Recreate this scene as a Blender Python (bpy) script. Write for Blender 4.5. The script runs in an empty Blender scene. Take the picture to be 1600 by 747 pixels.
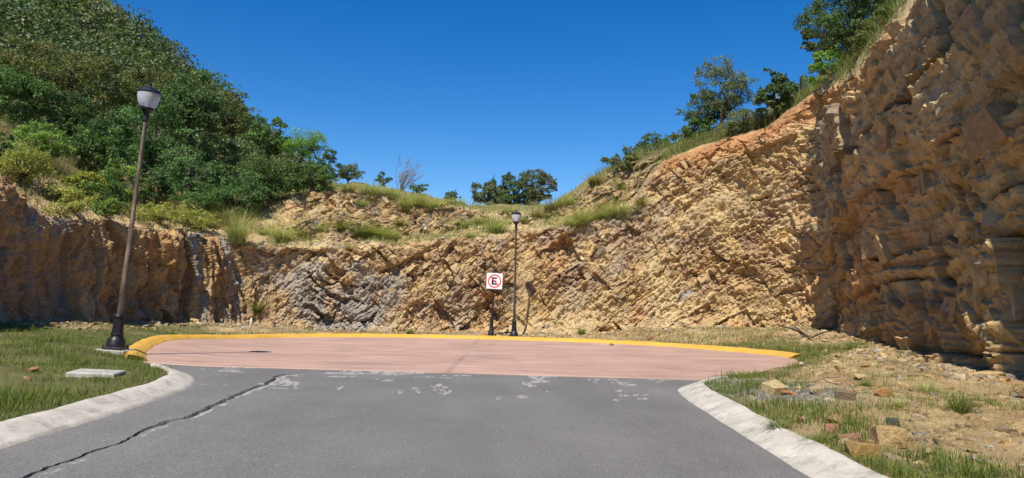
import bpy, math, random
import numpy as np
from mathutils import Matrix, Vector

# ------------------------------------------------------------------ camera, sky, sun, exposure
sc = bpy.context.scene
COL = sc.collection
W, H, F = 1600.0, 747.0, 1109.0            # photograph pixels, focal length in those pixels
CAM = np.array([0.0, 0.0, 1.4])
PITCH, ROLL = math.radians(4.51), math.radians(1.25)
_f = np.array([0, math.cos(PITCH), math.sin(PITCH)])
_r0 = np.array([1.0, 0, 0]); _u0 = np.array([0, -math.sin(PITCH), math.cos(PITCH)])
_r = math.cos(ROLL) * _r0 + math.sin(ROLL) * _u0
_u = -math.sin(ROLL) * _r0 + math.cos(ROLL) * _u0
cam_data = bpy.data.cameras.new('camera'); cam = bpy.data.objects.new('camera', cam_data); COL.objects.link(cam)
cam_data.sensor_width = 36; cam_data.lens = F / W * 36; cam_data.clip_start = 0.05; cam_data.clip_end = 6000
cam.matrix_world = Matrix([[_r[0], _u[0], -_f[0], CAM[0]], [_r[1], _u[1], -_f[1], CAM[1]], [_r[2], _u[2], -_f[2], CAM[2]], [0, 0, 0, 1]])
sc.camera = cam

SUN_EL, SUN_AZ = math.radians(55), math.radians(200)      # azimuth clockwise from +Y: behind the camera, to its left
to_sun = Vector((math.sin(SUN_AZ) * math.cos(SUN_EL), math.cos(SUN_AZ) * math.cos(SUN_EL), math.sin(SUN_EL)))
world = bpy.data.worlds.new('World'); sc.world = world; world.use_nodes = True
wn = world.node_tree.nodes; wl = world.node_tree.links
sky = wn.new('ShaderNodeTexSky'); sky.sky_type = 'NISHITA'; sky.sun_disc = False
sky.sun_elevation = SUN_EL; sky.sun_rotation = SUN_AZ
sky.altitude = 900; sky.air_density = 1.0; sky.dust_density = 0.15; sky.ozone_density = 3.0
hsv = wn.new('ShaderNodeHueSaturation'); hsv.inputs['Saturation'].default_value = 1.42; hsv.inputs['Hue'].default_value = 0.507
wl.new(sky.outputs[0], hsv.inputs['Color']); wl.new(hsv.outputs[0], wn['Background'].inputs['Color'])
wn['Background'].inputs['Strength'].default_value = 0.106
sun_data = bpy.data.lights.new('sun', 'SUN'); sun_data.energy = 4.8; sun_data.angle = math.radians(0.5); sun_data.color = (1.0, 0.935, 0.84)
sun = bpy.data.objects.new('sun', sun_data); COL.objects.link(sun)
sun.rotation_euler = to_sun.to_track_quat('Z', 'Y').to_euler(); sun.location = (-8, -20, 30)
sc.view_settings.view_transform = 'Standard'; sc.view_settings.look = 'None'
sc.view_settings.exposure = 0.42; sc.view_settings.gamma = 1.0; sc.view_settings.use_curve_mapping = False
sc.render.engine = 'CYCLES'
sc.cycles.max_bounces = 6; sc.cycles.transparent_max_bounces = 6

# ------------------------------------------------------------------ pixel <-> world helpers
def ray(px, py):
    return _f + _r * ((px - W / 2) / F) + _u * ((H / 2 - py) / F)
def at(px, py, d):                       # the point seen at a pixel, at depth y = d
    v = ray(px, py); return CAM + v * (d / v[1])
def on_z(px, py, z=0.0):
    v = ray(px, py); return CAM + v * ((z - CAM[2]) / v[2])
def project(P):
    P = np.asarray(P, float) - CAM
    a = P @ _f; a = np.where(a > 0.3, a, 0.3)
    return W / 2 + F * (P @ _r) / a, H / 2 - F * (P @ _u) / a
def z_at(X, Y, py):                      # height at plan position X,Y that shows at image row py
    k = (H / 2 - py) / F
    # (P.u) = k (P.f) with P = (X, Y, z)
    a0, a1, a2 = (_u[i] - k * _f[i] for i in range(3))
    return CAM[2] - (a0 * X + a1 * Y) / a2
def px_of(X, Y, z=3.0):
    return project(np.stack([X, Y, np.full_like(X, z)], -1))[0]

# ------------------------------------------------------------------ noise
def _h(ix, iy, iz, seed):
    with np.errstate(over='ignore'):
        n = (ix.astype(np.uint32) * np.uint32(374761393) + iy.astype(np.uint32) * np.uint32(668265263)
             + iz.astype(np.uint32) * np.uint32(2147483647) + np.uint32((seed * 974711 + 12345) & 0xffffffff))
        n = (n ^ (n >> np.uint32(13))) * np.uint32(1274126177)
        n = (n ^ (n >> np.uint32(16))) * np.uint32(2246822519)
        n = n ^ (n >> np.uint32(15))
    return n.astype(np.float64) / 4294967295.0
def h2(i, j, seed):
    i = np.asarray(i).astype(np.int64); j = np.asarray(j).astype(np.int64)
    return _h(i, j, np.zeros_like(i), seed)
def vn(x, y, z=None, seed=0):            # value noise, -1..1
    x = np.asarray(x, float); y = np.asarray(y, float)
    z = np.zeros_like(x) if z is None else np.asarray(z, float)
    xi, yi, zi = np.floor(x), np.floor(y), np.floor(z)
    fx, fy, fz = x - xi, y - yi, z - zi
    fx = fx * fx * (3 - 2 * fx); fy = fy * fy * (3 - 2 * fy); fz = fz * fz * (3 - 2 * fz)
    xi, yi, zi = xi.astype(np.int64), yi.astype(np.int64), zi.astype(np.int64)
    r = 0
    for a in (0, 1):
        wa = fx if a else 1 - fx
        for b in (0, 1):
            wb = fy if b else 1 - fy
            for c in (0, 1):
                wc = fz if c else 1 - fz
                r = r + wa * wb * wc * _h(xi + a, yi + b, zi + c, seed)
    return r * 2 - 1
def fbm(x, y, z=None, o=4, seed=0, g=0.5):
    r, a, f = 0, 1.0, 1.0
    for k in range(o):
        r = r + a * vn(x * f, y * f, None if z is None else z * f, seed + k * 17); a *= g; f *= 2.03
    return r
def sstep(a, b, x):
    t = np.clip((x - a) / (b - a), 0, 1); return t * t * (3 - 2 * t)
def lerp(a, b, t): return a + (b - a) * t

# ------------------------------------------------------------------ mesh helpers
def mesh_np(name, V, Fc, col=None, smooth=False, extra=None):
    """V (n,3); Fc (m,k) faces of equal size or list of such arrays; col (n,3)"""
    me = bpy.data.meshes.new(name)
    V = np.asarray(V, np.float32)
    Fs = [np.asarray(f, np.int32) for f in (Fc if isinstance(Fc, list) else [Fc]) if len(f)]
    me.vertices.add(len(V)); me.vertices.foreach_set('co', V.ravel())
    nl = sum(f.size for f in Fs); npoly = sum(len(f) for f in Fs)
    me.loops.add(nl); me.polygons.add(npoly)
    me.loops.foreach_set('vertex_index', np.concatenate([f.ravel() for f in Fs]))
    tot = np.concatenate([np.full(len(f), f.shape[1], np.int32) for f in Fs])
    st = np.concatenate([[0], np.cumsum(tot)[:-1]]).astype(np.int32)
    me.polygons.foreach_set('loop_start', st)
    me.polygons.foreach_set('use_smooth', np.full(npoly, smooth, bool))
    me.update(calc_edges=True)
    if col is not None:
        at_ = me.color_attributes.new('Col', 'FLOAT_COLOR', 'POINT')
        c = np.ones((len(V), 4), np.float32); c[:, :3] = col
        at_.data.foreach_set('color', c.ravel())
    for k, v in (extra or {}).items():
        a_ = me.attributes.new(k, 'FLOAT', 'POINT'); a_.data.foreach_set('value', np.asarray(v, np.float32))
    return me
def link(name, me, mat=None, parent=None):
    o = bpy.data.objects.new(name, me); COL.objects.link(o)
    if mat is not None and len(me.materials) == 0: me.materials.append(mat)
    if parent is not None: o.parent = parent
    return o
def grid_faces(nr, nc):
    i = np.arange(nr * nc).reshape(nr, nc)
    return np.stack([i[:-1, :-1], i[:-1, 1:], i[1:, 1:], i[1:, :-1]], -1).reshape(-1, 4)
def struct(o): o['kind'] = 'structure'; return o
def stuff(o, label=None, cat=None):
    o['kind'] = 'stuff'
    if label: o['label'] = label; o['category'] = cat
    return o
def tag(o, label, cat, group=None):
    o['label'] = label; o['category'] = cat
    if group: o['group'] = group
    return o
def empty(name, loc, label, cat, group=None):
    o = bpy.data.objects.new(name, None); COL.objects.link(o); o.location = loc; o.empty_display_size = 0.2
    return tag(o, label, cat, group)
class Geo:                                # small collector of lathes, tubes and boxes -> one mesh
    def __init__(s): s.V = []; s.Q = []; s.T = []; s.n = 0
    def add(s, V, Q=(), T=()):
        V = np.asarray(V, float); s.V.append(V)
        if len(Q): s.Q.append(np.asarray(Q) + s.n)
        if len(T): s.T.append(np.asarray(T) + s.n)
        s.n += len(V); return s
    def ring_strip(s, rings, cap=True):
        m = len(rings[0]); n = len(rings); V = np.concatenate(rings)
        Q = [[i * m + j, i * m + (j + 1) % m, (i + 1) * m + (j + 1) % m, (i + 1) * m + j] for i in range(n - 1) for j in range(m)]
        T = []
        if cap:
            c0, c1 = len(V), len(V) + 1
            V = np.concatenate([V, [rings[0].mean(0)], [rings[-1].mean(0)]])
            T = [[c0, (j + 1) % m, j] for j in range(m)] + [[c1, (n - 1) * m + j, (n - 1) * m + (j + 1) % m] for j in range(m)]
        return s.add(V, Q, T)
    def lathe(s, prof, seg=24, c=(0, 0, 0), cap=True, sq=0.0):
        a = np.linspace(0, 2 * np.pi, seg, endpoint=False) + np.pi / seg
        return s.ring_strip([np.stack([c[0] + r * np.cos(a), c[1] + r * np.sin(a), np.full(seg, c[2] + z)], -1) for r, z in prof], cap)
    def tube(s, pts, rad, seg=6):
        pts = np.asarray(pts, float); n = len(pts)
        T = np.gradient(pts, axis=0); T /= np.linalg.norm(T, axis=1, keepdims=True) + 1e-9
        a = np.linspace(0, 2 * np.pi, seg, endpoint=False); rings = []
        ref = np.array([0.3, 0.9, 0.2])
        for p, t, r in zip(pts, T, np.broadcast_to(rad, n)):
            x = np.cross(t, ref); x /= np.linalg.norm(x) + 1e-9; y = np.cross(t, x)
            rings.append(p + r * (np.cos(a)[:, None] * x + np.sin(a)[:, None] * y))
        return s.ring_strip(rings)
    def box(s, c, d, bev=0.0):
        c = np.asarray(c, float); d = np.asarray(d, float) / 2
        zs = [(-d[2], bev), (-d[2] + bev, 0), (d[2] - bev, 0), (d[2], bev)] if bev else [(-d[2], 0), (d[2], 0)]
        rings = [np.array([[-d[0] + e, -d[1] + e, z], [d[0] - e, -d[1] + e, z], [d[0] - e, d[1] - e, z], [-d[0] + e, d[1] - e, z]]) + c for z, e in zs]
        return s.ring_strip(rings)
    def mesh(s, name, smooth=False, col=None):
        fs = []
        if s.Q: fs.append(np.concatenate(s.Q))
        if s.T: fs.append(np.concatenate(s.T))
        return mesh_np(name, np.concatenate(s.V), fs, smooth=smooth, col=col)
def part(name, g, mat, parent, smooth=False):
    o = link(name, g.mesh(name, smooth), mat, parent)
    if smooth: o.data.set_sharp_from_angle(angle=math.radians(40))
    return o

# ------------------------------------------------------------------ materials
def new_mat(name):
    m = bpy.data.materials.new(name); m.use_nodes = True
    return m, m.node_tree.nodes, m.node_tree.links, m.node_tree.nodes['Principled BSDF']
def nd(n, t, **k):
    x = n.new(t)
    for a, b in k.items():
        if a in x.inputs.keys(): x.inputs[a].default_value = b
        else: setattr(x, a, b)
    return x
def noise(n, l, scale, detail=6, rough=0.6, vec=None, dist=0.0):
    t = n.new('ShaderNodeTexNoise'); t.inputs['Scale'].default_value = scale; t.inputs['Detail'].default_value = detail
    t.inputs['Roughness'].default_value = rough; t.inputs['Distortion'].default_value = dist
    if vec is not None: l.new(vec, t.inputs['Vector'])
    return t.outputs['Fac']
def ramp(n, l, fac, stops):
    r = n.new('ShaderNodeValToRGB'); e = r.color_ramp.elements
    while len(e) < len(stops): e.new(0.5)
    for el, (p, c) in zip(e, stops):
        el.position = p; el.color = (*c, 1) if len(c) == 3 else c
    l.new(fac, r.inputs[0]); return r.outputs[0]
def mixc(n, l, a, b, fac, mode='MIX'):
    m = n.new('ShaderNodeMix'); m.data_type = 'RGBA'; m.blend_type = mode
    for sock, v in ((m.inputs[0], fac), (m.inputs[6], a), (m.inputs[7], b)):
        if isinstance(v, bpy.types.NodeSocket): l.new(v, sock)
        else: sock.default_value = (*v, 1) if isinstance(v, tuple) else v
    return m.outputs[2]
def mth(n, l, op, a, b=0.0, clamp=False):
    m = n.new('ShaderNodeMath'); m.operation = op; m.use_clamp = clamp
    for sock, v in ((m.inputs[0], a), (m.inputs[1], b)):
        if isinstance(v, bpy.types.NodeSocket): l.new(v, sock)
        else: sock.default_value = v
    return m.outputs[0]
def bump(n, l, bsdf, hts, prev=None):
    for hgt, strength, dist in hts:
        b = n.new('ShaderNodeBump'); b.inputs['Strength'].default_value = strength; b.inputs['Distance'].default_value = dist
        l.new(hgt, b.inputs['Height'])
        if prev is not None: l.new(prev, b.inputs['Normal'])
        prev = b.outputs[0]
    l.new(prev, bsdf.inputs['Normal'])
def gpos(n): return n.new('ShaderNodeNewGeometry').outputs['Position']
def gvar(n, l, vec, scale, lo, hi, detail=5):
    return ramp(n, l, noise(n, l, scale, detail, 0.65, vec), [(0.28, (lo,) * 3), (0.72, (hi,) * 3)])

def mat_vcol(name, lo=0.72, hi=1.25, s1=1.3, s2=14, bumps=((9, 0.6, 0.06), (45, 0.5, 0.015)), rough=0.9, spec=0.2):
    m, n, l, b = new_mat(name); p = gpos(n)
    a = n.new('ShaderNodeVertexColor'); a.layer_name = 'Col'
    c = mixc(n, l, a.outputs[0], gvar(n, l, p, s1, lo, hi), 1.0, 'MULTIPLY')
    c = mixc(n, l, c, gvar(n, l, p, s2, lo * 0.95, hi * 1.05), 1.0, 'MULTIPLY')
    l.new(c, b.inputs['Base Color']); b.inputs['Roughness'].default_value = rough; b.inputs['Specular IOR Level'].default_value = spec
    bump(n, l, b, [(noise(n, l, s, 7, 0.7, p), st, ds) for s, st, ds in bumps])
    return m
M = {}
M['rock'] = mat_vcol('cliff_rock', 0.76, 1.2, 2.2, 16, ((22, 0.75, 0.02), (80, 0.6, 0.007)))
M['slope'] = mat_vcol('slope_soil', 0.7, 1.25, 0.7, 9, ((4, 0.8, 0.12), (22, 0.7, 0.04)))
M['ground'] = mat_vcol('verge_soil', 0.68, 1.25, 2.5, 28, ((12, 0.6, 0.04), (60, 0.7, 0.015)))
M['hill'] = mat_vcol('hill_soil', 0.6, 1.3, 0.1, 0.9, ((0.5, 0.6, 0.6),))

def leaf_mat(name, trans=0.3, rough=0.5, spec=0.35):
    m, n, l, b = new_mat(name)
    a = n.new('ShaderNodeVertexColor'); a.layer_name = 'Col'
    l.new(a.outputs[0], b.inputs['Base Color']); b.inputs['Roughness'].default_value = rough; b.inputs['Specular IOR Level'].default_value = spec
    t = n.new('ShaderNodeBsdfTranslucent'); l.new(mixc(n, l, a.outputs[0], (1.0, 1.1, 0.5), 1.0, 'MULTIPLY'), t.inputs[0])
    mx = n.new('ShaderNodeMixShader'); mx.inputs[0].default_value = trans
    l.new(b.outputs[0], mx.inputs[1]); l.new(t.outputs[0], mx.inputs[2]); l.new(mx.outputs[0], n['Material Output'].inputs[0])
    return m
M['leaf'] = leaf_mat('leaf'); M['grass'] = leaf_mat('grass_blade', 0.45, 0.55, 0.2)

def mat_flat(name, col, rough=0.6, metal=0.0, spec=0.4, var=None, bumps=()):
    m, n, l, b = new_mat(name); p = n.new('ShaderNodeTexCoord').outputs['Object']
    c = col
    if var:
        s, lo, hi = var; c = mixc(n, l, col, gvar(n, l, p, s, lo, hi), 1.0, 'MULTIPLY'); l.new(c, b.inputs['Base Color'])
    else: b.inputs['Base Color'].default_value = (*col, 1)
    b.inputs['Roughness'].default_value = rough; b.inputs['Metallic'].default_value = metal; b.inputs['Specular IOR Level'].default_value = spec
    if bumps: bump(n, l, b, [(noise(n, l, s, 6, 0.65, p), st, ds) for s, st, ds in bumps])
    return m
M['bark'] = mat_flat('bark', (0.09, 0.065, 0.045), 0.9, var=(9, 0.6, 1.4), bumps=((20, 0.6, 0.02),))
M['drywood'] = mat_flat('dry_wood', (0.23, 0.17, 0.12), 0.9, var=(14, 0.6, 1.3), bumps=((30, 0.6, 0.01),))
M['black'] = mat_flat('black_cast_iron', (0.012, 0.012, 0.014), 0.42, var=(12, 0.6, 2.0), bumps=((40, 0.15, 0.004),))
def pole_mat(name, a, b_, c_):
    m, n, l, b = new_mat(name); tc = n.new('ShaderNodeTexCoord').outputs['Object']
    mp = n.new('ShaderNodeMapping'); mp.inputs['Scale'].default_value = (9, 9, 1.3); l.new(tc, mp.inputs[0])
    f = noise(n, l, 1.0, 6, 0.7, mp.outputs[0])
    l.new(ramp(n, l, f, [(0.33, a), (0.5, b_), (0.66, c_)]), b.inputs['Base Color'])
    b.inputs['Roughness'].default_value = 0.6; bump(n, l, b, [(f, 0.3, 0.004)])
    return m
M['pole_worn'] = pole_mat('weathered_pole_paint', (0.03, 0.025, 0.022), (0.12, 0.085, 0.055), (0.30, 0.25, 0.17))
M['pole'] = pole_mat('dark_pole_paint', (0.02, 0.017, 0.016), (0.045, 0.032, 0.025), (0.10, 0.065, 0.045))
M['white_paint'] = mat_flat('white_sign_paint', (0.78, 0.78, 0.78), 0.45, var=(6, 0.9, 1.05))
M['red_paint'] = mat_flat('red_sign_paint', (0.62, 0.07, 0.07), 0.45, var=(25, 0.8, 1.15))
M['black_paint'] = mat_flat('black_sign_paint', (0.02, 0.02, 0.025), 0.45)
M['grey_metal'] = mat_flat('grey_sign_edge', (0.35, 0.35, 0.36), 0.5)
def globe_mat():
    m, n, l, b = new_mat('prismatic_globe')
    b.inputs['Base Color'].default_value = (0.93, 0.92, 0.88, 1); b.inputs['Roughness'].default_value = 0.2
    b.inputs['Transmission Weight'].default_value = 0.55; b.inputs['IOR'].default_value = 1.3
    return m
M['globe'] = globe_mat()

def concrete(name, col, dirt, stain=0.5):
    m, n, l, b = new_mat(name); p = gpos(n)
    c = mixc(n, l, col, gvar(n, l, p, 2.2, 0.8, 1.12), 1.0, 'MULTIPLY')
    c = mixc(n, l, c, gvar(n, l, p, 30, 0.85, 1.1), 1.0, 'MULTIPLY')
    d = ramp(n, l, noise(n, l, 4.5, 8, 0.72, p, 0.6), [(0.50, (0, 0, 0)), (0.68, (stain,) * 3)])
    c = mixc(n, l, c, dirt, d)
    l.new(c, b.inputs['Base Color']); b.inputs['Roughness'].default_value = 0.85; b.inputs['Specular IOR Level'].default_value = 0.25
    bump(n, l, b, [(noise(n, l, 10, 6, 0.6, p), 0.4, 0.02), (noise(n, l, 80, 4, 0.7, p), 0.35, 0.004)])
    return m
M['kerb'] = concrete('kerb_concrete', (0.52, 0.48, 0.41), (0.25, 0.22, 0.18), 0.8)
M['concrete'] = concrete('pad_concrete', (0.42, 0.40, 0.36), (0.25, 0.23, 0.2), 0.5)
M['kerb_yellow'] = concrete('yellow_kerb_paint', (0.66, 0.37, 0.045), (0.38, 0.31, 0.20), 0.75)

def asphalt_mat():
    m, n, l, b = new_mat('asphalt'); p = gpos(n)
    c = mixc(n, l, (0.163, 0.157, 0.148), gvar(n, l, p, 0.4, 0.80, 1.16, 8), 1.0, 'MULTIPLY')
    mp = n.new('ShaderNodeMapping'); mp.inputs['Scale'].default_value = (0.9, 0.12, 1); l.new(p, mp.inputs[0])
    c = mixc(n, l, c, gvar(n, l, mp.outputs[0], 1.1, 0.86, 1.1), 1.0, 'MULTIPLY')         # tyre lanes along the road
    c = mixc(n, l, c, gvar(n, l, p, 55, 0.55, 1.45, 4), 1.0, 'MULTIPLY')
    vo = n.new('ShaderNodeTexVoronoi'); vo.inputs['Scale'].default_value = 26; l.new(p, vo.inputs['Vector'])
    sp = n.new('ShaderNodeSeparateColor'); l.new(vo.outputs['Color'], sp.inputs[0])
    spec = mth(n, l, 'MULTIPLY', mth(n, l, 'LESS_THAN', vo.outputs['Distance'], 0.22), mth(n, l, 'GREATER_THAN', sp.outputs[0], 0.72))
    c = mixc(n, l, c, (0.30, 0.30, 0.29), mth(n, l, 'MULTIPLY', spec, 0.7))
    a = n.new('ShaderNodeAttribute'); a.attribute_name = 'patch'
    mp2 = n.new('ShaderNodeMapping'); mp2.inputs['Scale'].default_value = (1.9, 0.5, 1); mp2.inputs['Rotation'].default_value = (0, 0, 0.5); l.new(p, mp2.inputs[0])
    nz = noise(n, l, 6.0, 10, 0.66, mp2.outputs[0], 0.3)
    f = mth(n, l, 'MULTIPLY', a.outputs['Fac'], mth(n, l, 'ADD', 1.0, mth(n, l, 'MULTIPLY', mth(n, l, 'SUBTRACT', nz, 0.5), 9.0)))
    f = ramp(n, l, f, [(0.55, (0, 0, 0)), (0.75, (0.8,) * 3)])
    c = mixc(n, l, c, mixc(n, l, (0.38, 0.37, 0.335), gvar(n, l, p, 20, 0.75, 1.15), 1.0, 'MULTIPLY'), f)
    k = n.new('ShaderNodeAttribute'); k.attribute_name = 'crack'
    c = mixc(n, l, c, (0.03, 0.03, 0.032), k.outputs['Fac'])
    l.new(c, b.inputs['Base Color']); b.inputs['Roughness'].default_value = 0.8; b.inputs['Specular IOR Level'].default_value = 0.3
    bump(n, l, b, [(noise(n, l, 90, 4, 0.75, p), 0.55, 0.008), (noise(n, l, 3, 5, 0.6, p), 0.25, 0.03)])
    return m
M['asphalt'] = asphalt_mat()
def red_mat():
    m, n, l, b = new_mat('red_pigmented_concrete'); p = gpos(n)
    c = mixc(n, l, (0.46, 0.30, 0.235), gvar(n, l, p, 0.5, 0.78, 1.15, 8), 1.0, 'MULTIPLY')
    mp = n.new('ShaderNodeMapping'); mp.inputs['Scale'].default_value = (0.35, 2.4, 1); l.new(p, mp.inputs[0])
    c = mixc(n, l, c, gvar(n, l, mp.outputs[0], 1.6, 0.70, 1.18, 9), 1.0, 'MULTIPLY')
    c = mixc(n, l, c, gvar(n, l, p, 40, 0.85, 1.12), 1.0, 'MULTIPLY')
    d = ramp(n, l, noise(n, l, 1.3, 8, 0.7, p, 0.5), [(0.55, (0, 0, 0)), (0.75, (0.4,) * 3)])
    c = mixc(n, l, c, (0.50, 0.36, 0.30), d)
    k = n.new('ShaderNodeAttribute'); k.attribute_name = 'crack'
    c = mixc(n, l, c, (0.10, 0.06, 0.055), k.outputs['Fac'])
    l.new(c, b.inputs['Base Color']); b.inputs['Roughness'].default_value = 0.85; b.inputs['Specular IOR Level'].default_value = 0.2
    bump(n, l, b, [(noise(n, l, 55, 4, 0.7, p), 0.4, 0.006)])
    return m
M['red'] = red_mat()
def block_mat():
    m, n, l, b = new_mat('loose_rock'); p = n.new('ShaderNodeTexCoord').outputs['Object']
    oi = n.new('ShaderNodeObjectInfo')
    c = ramp(n, l, oi.outputs['Random'], [(0.0, (0.36, 0.25, 0.12)), (0.3, (0.46, 0.33, 0.155)), (0.48, (0.42, 0.25, 0.11)), (0.58, (0.33, 0.22, 0.12)),
                                            (0.70, (0.31, 0.27, 0.21)), (0.8, (0.40, 0.30, 0.17)), (1.0, (0.48, 0.38, 0.22))])
    c = mixc(n, l, c, gvar(n, l, p, 5, 0.65, 1.3), 1.0, 'MULTIPLY')
    c = mixc(n, l, c, gvar(n, l, p, 28, 0.75, 1.25), 1.0, 'MULTIPLY')
    l.new(c, b.inputs['Base Color']); b.inputs['Roughness'].default_value = 0.9; b.inputs['Specular IOR Level'].default_value = 0.2
    bump(n, l, b, [(noise(n, l, 8, 7, 0.7, p), 0.7, 0.06), (noise(n, l, 40, 5, 0.7, p), 0.5, 0.012)])
    return m
M['block'] = block_mat()
def rock_col(name, col):
    return mat_flat(name, col, 0.9, spec=0.2, var=(8, 0.6, 1.35), bumps=((7, 0.8, 0.05), (40, 0.6, 0.012)))

# ------------------------------------------------------------------ plan of the road
def spline(P, step):
    P = np.asarray(P, float); out = []
    for i in range(len(P) - 1):
        p0, p1, p2, p3 = P[max(i - 1, 0)], P[i], P[i + 1], P[min(i + 2, len(P) - 1)]
        n = max(2, int(np.linalg.norm((p2 - p1)[:2]) / step)); t = np.linspace(0, 1, n, endpoint=False)[:, None]
        out.append(0.5 * (2 * p1 + (p2 - p0) * t + (2 * p0 - 5 * p1 + 4 * p2 - p3) * t ** 2 + (3 * p1 - p0 - 3 * p2 + p3) * t ** 3))
    out.append(P[-1:]); return np.concatenate(out)
KERB_L = [(-4.35, -14), (-4.35, 0), (-4.32, 5), (-4.38, 8.4), (-4.50, 10.0), (-4.85, 11.1), (-5.5, 12.0), (-6.5, 13.0)]
KERB_Y = [(-6.5, 13.0), (-7.55, 15.0), (-8.6, 18), (-9.1, 20.9), (-8.9, 23.4), (-8.0, 25.6), (-6.2, 27.2), (-3.8, 28.0), (-1.2, 28.1), (1.2, 27.7), (3.5, 26.7), (5.3, 25.1), (6.7, 23.1), (7.5, 21.2), (7.6, 19.4)]
KERB_R = [(7.6, 19.4), (7.1, 17.9), (6.1, 16.2), (4.8, 14.2), (3.55, 12.5), (2.8, 11.5), (2.52, 10.5), (2.44, 8), (2.42, 5), (2.42, 0), (2.42, -14)]
_all = KERB_L + KERB_Y[1:] + KERB_R[1:]
LOOP = spline(_all, 0.12)
def loop_cut(a, b):
    ia = np.argmin(np.hypot(*(LOOP - np.array(a)).T)); ib = np.argmin(np.hypot(*(LOOP - np.array(b)).T)); return ia, ib
def road_z(x, y):
    x = np.asarray(x, float); y = np.asarray(y, float)
    return -0.38 * np.clip((y - 13) / 16, 0, 1) + 0.17 * sstep(-5.2, -9, x) * sstep(11, 14, y) * (1 - sstep(18, 25, y))
def signed_dist(x, y):                    # to the edge of the paving: negative on it
    sh = x.shape; x = x.ravel(); y = y.ravel(); L = LOOP[::3]
    L = np.concatenate([L, L[:1]]); best = np.full(x.shape, 1e9); ins = np.zeros(x.shape, bool)
    for (x0, y0), (x1, y1) in zip(L[:-1], L[1:]):
        dx, dy = x1 - x0, y1 - y0; q = dx * dx + dy * dy
        t = np.clip(((x - x0) * dx + (y - y0) * dy) / q, 0, 1)
        best = np.minimum(best, (x - x0 - t * dx) ** 2 + (y - y0 - t * dy) ** 2)
        c = (y0 > y) != (y1 > y)
        with np.errstate(divide='ignore', invalid='ignore'):
            ins ^= c & (x < dx * (y - y0) / (dy if dy else 1e-12) + x0)
    d = np.sqrt(best); return np.where(ins, -d, d).reshape(sh)

# ------------------------------------------------------------------ cliff plan: base path, left to right
PATH = spline([(-13.5, -16), (-12.6, -6), (-11.0, 2), (-11.4, 10), (-12.4, 16.5), (-13.1, 22), (-13.0, 25), (-12.0, 27.6), (-10.1, 29.2), (-7.3, 30.0), (-4, 30.3), (0, 30.35), (3, 30.2),
               (6, 29.8), (9, 29.1), (11.0, 28.1), (11.65, 27.0), (11.25, 25.4), (10.45, 21.5), (9.5, 16.5), (8.55, 11.8), (7.9, 8.5), (7.4, 5.8), (7.0, 3.0), (6.8, 0), (7.0, -8), (7.4, -16)], 0.05)
_seg = np.hypot(*np.diff(PATH, axis=0).T); PS = np.concatenate([[0], np.cumsum(_seg)])
_T = np.gradient(PATH, axis=0); _N = np.stack([-_T[:, 1], _T[:, 0]], -1)
for _ in range(60):                       # smooth normals along the path
    _N[1:-1] = (_N[:-2] + _N[1:-1] * 2 + _N[2:]) / 4
_N /= np.linalg.norm(_N, axis=1, keepdims=True)
_ys = np.interp
s_cols, s = [], 0.0
while s < PS[-1]:
    s_cols.append(s); yy = np.interp(s, PS, PATH[:, 1])
    s += 0.039 if yy > 12 else (0.034 if yy > 9 else 0.2)
S = np.array(s_cols); NC = len(S)
BX, BY = np.interp(S, PS, PATH[:, 0]), np.interp(S, PS, PATH[:, 1])
NX, NY = np.interp(S, PS, _N[:, 0]), np.interp(S, PS, _N[:, 1]); q = np.hypot(NX, NY); NX /= q; NY /= q
mid = int(np.argmin(np.hypot(BX, BY - 30.35)))
iL = int(np.argmin(np.abs(BY[:mid] - 17.0))); iR = mid + int(np.argmin(np.abs(BY[mid:] - 11.4)))
def tab(px, rows): r = np.array(rows, float); return np.interp(px, r[:, 0], r[:, 1])
BASE = [(0, 520), (170, 510), (250, 505), (300, 502), (400, 513), (500, 517), (640, 518), (770, 520), (900, 520), (1000, 517), (1100, 510), (1200, 512), (1270, 516), (1310, 522), (1350, 532), (1410, 556), (1470, 580), (1540, 598), (1620, 612)]
TOP = [(0, 262), (40, 300), (60, 325), (130, 343), (200, 350), (250, 352), (300, 364), (350, 377), (430, 386), (500, 388), (560, 382), (640, 378), (700, 372), (800, 365), (870, 353), (900, 348), (950, 338), (985, 322), (1010, 285),
       (1035, 255), (1060, 246), (1100, 236), (1150, 216), (1200, 200), (1250, 172), (1270, 160), (1320, 120), (1360, 84), (1400, 40), (1440, 0), (1508, -95), (1620, -290)]
TERR = [(0, 222), (60, 268), (130, 302), (200, 325), (300, 345), (400, 365), (500, 373), (600, 374), (700, 366), (800, 352), (870, 343), (900, 340), (960, 330), (990, 312), (1015, 275), (1050, 246), (1100, 230), (1150, 210), (1200, 193), (1270, 150), (1320, 110), (1440, -12)]
UPPER = [(0, 192), (60, 228), (130, 268), (200, 297), (300, 316), (400, 318), (450, 306), (520, 299), (580, 300), (650, 314), (700, 321), (740, 328), (800, 336), (860, 332), (900, 305), (940, 278), (1000, 252), (1050, 238), (1100, 222), (1150, 202), (1200, 185), (1270, 142), (1320, 103), (1440, -20)]
SKYL = [(0, 178), (100, 232), (200, 272), (300, 292), (400, 304), (500, 287), (560, 288), (620, 297), (700, 314), (740, 322), (860, 322), (900, 297), (940, 267), (1000, 240), (1070, 220), (1150, 198), (1200, 180), (1270, 137), (1320, 98), (1440, -28)]
def hold(z):
    z = z.copy(); z[:iL] = z[iL]; z[iR:] = z[iR]; return z
PXB = px_of(BX, BY)
PXB[:iL] = np.minimum(PXB[:iL], PXB[iL]); PXB[iR:] = 1640; PXB[:iL] = -20
ZB = hold(z_at(BX, BY, tab(PXB, BASE)))
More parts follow.
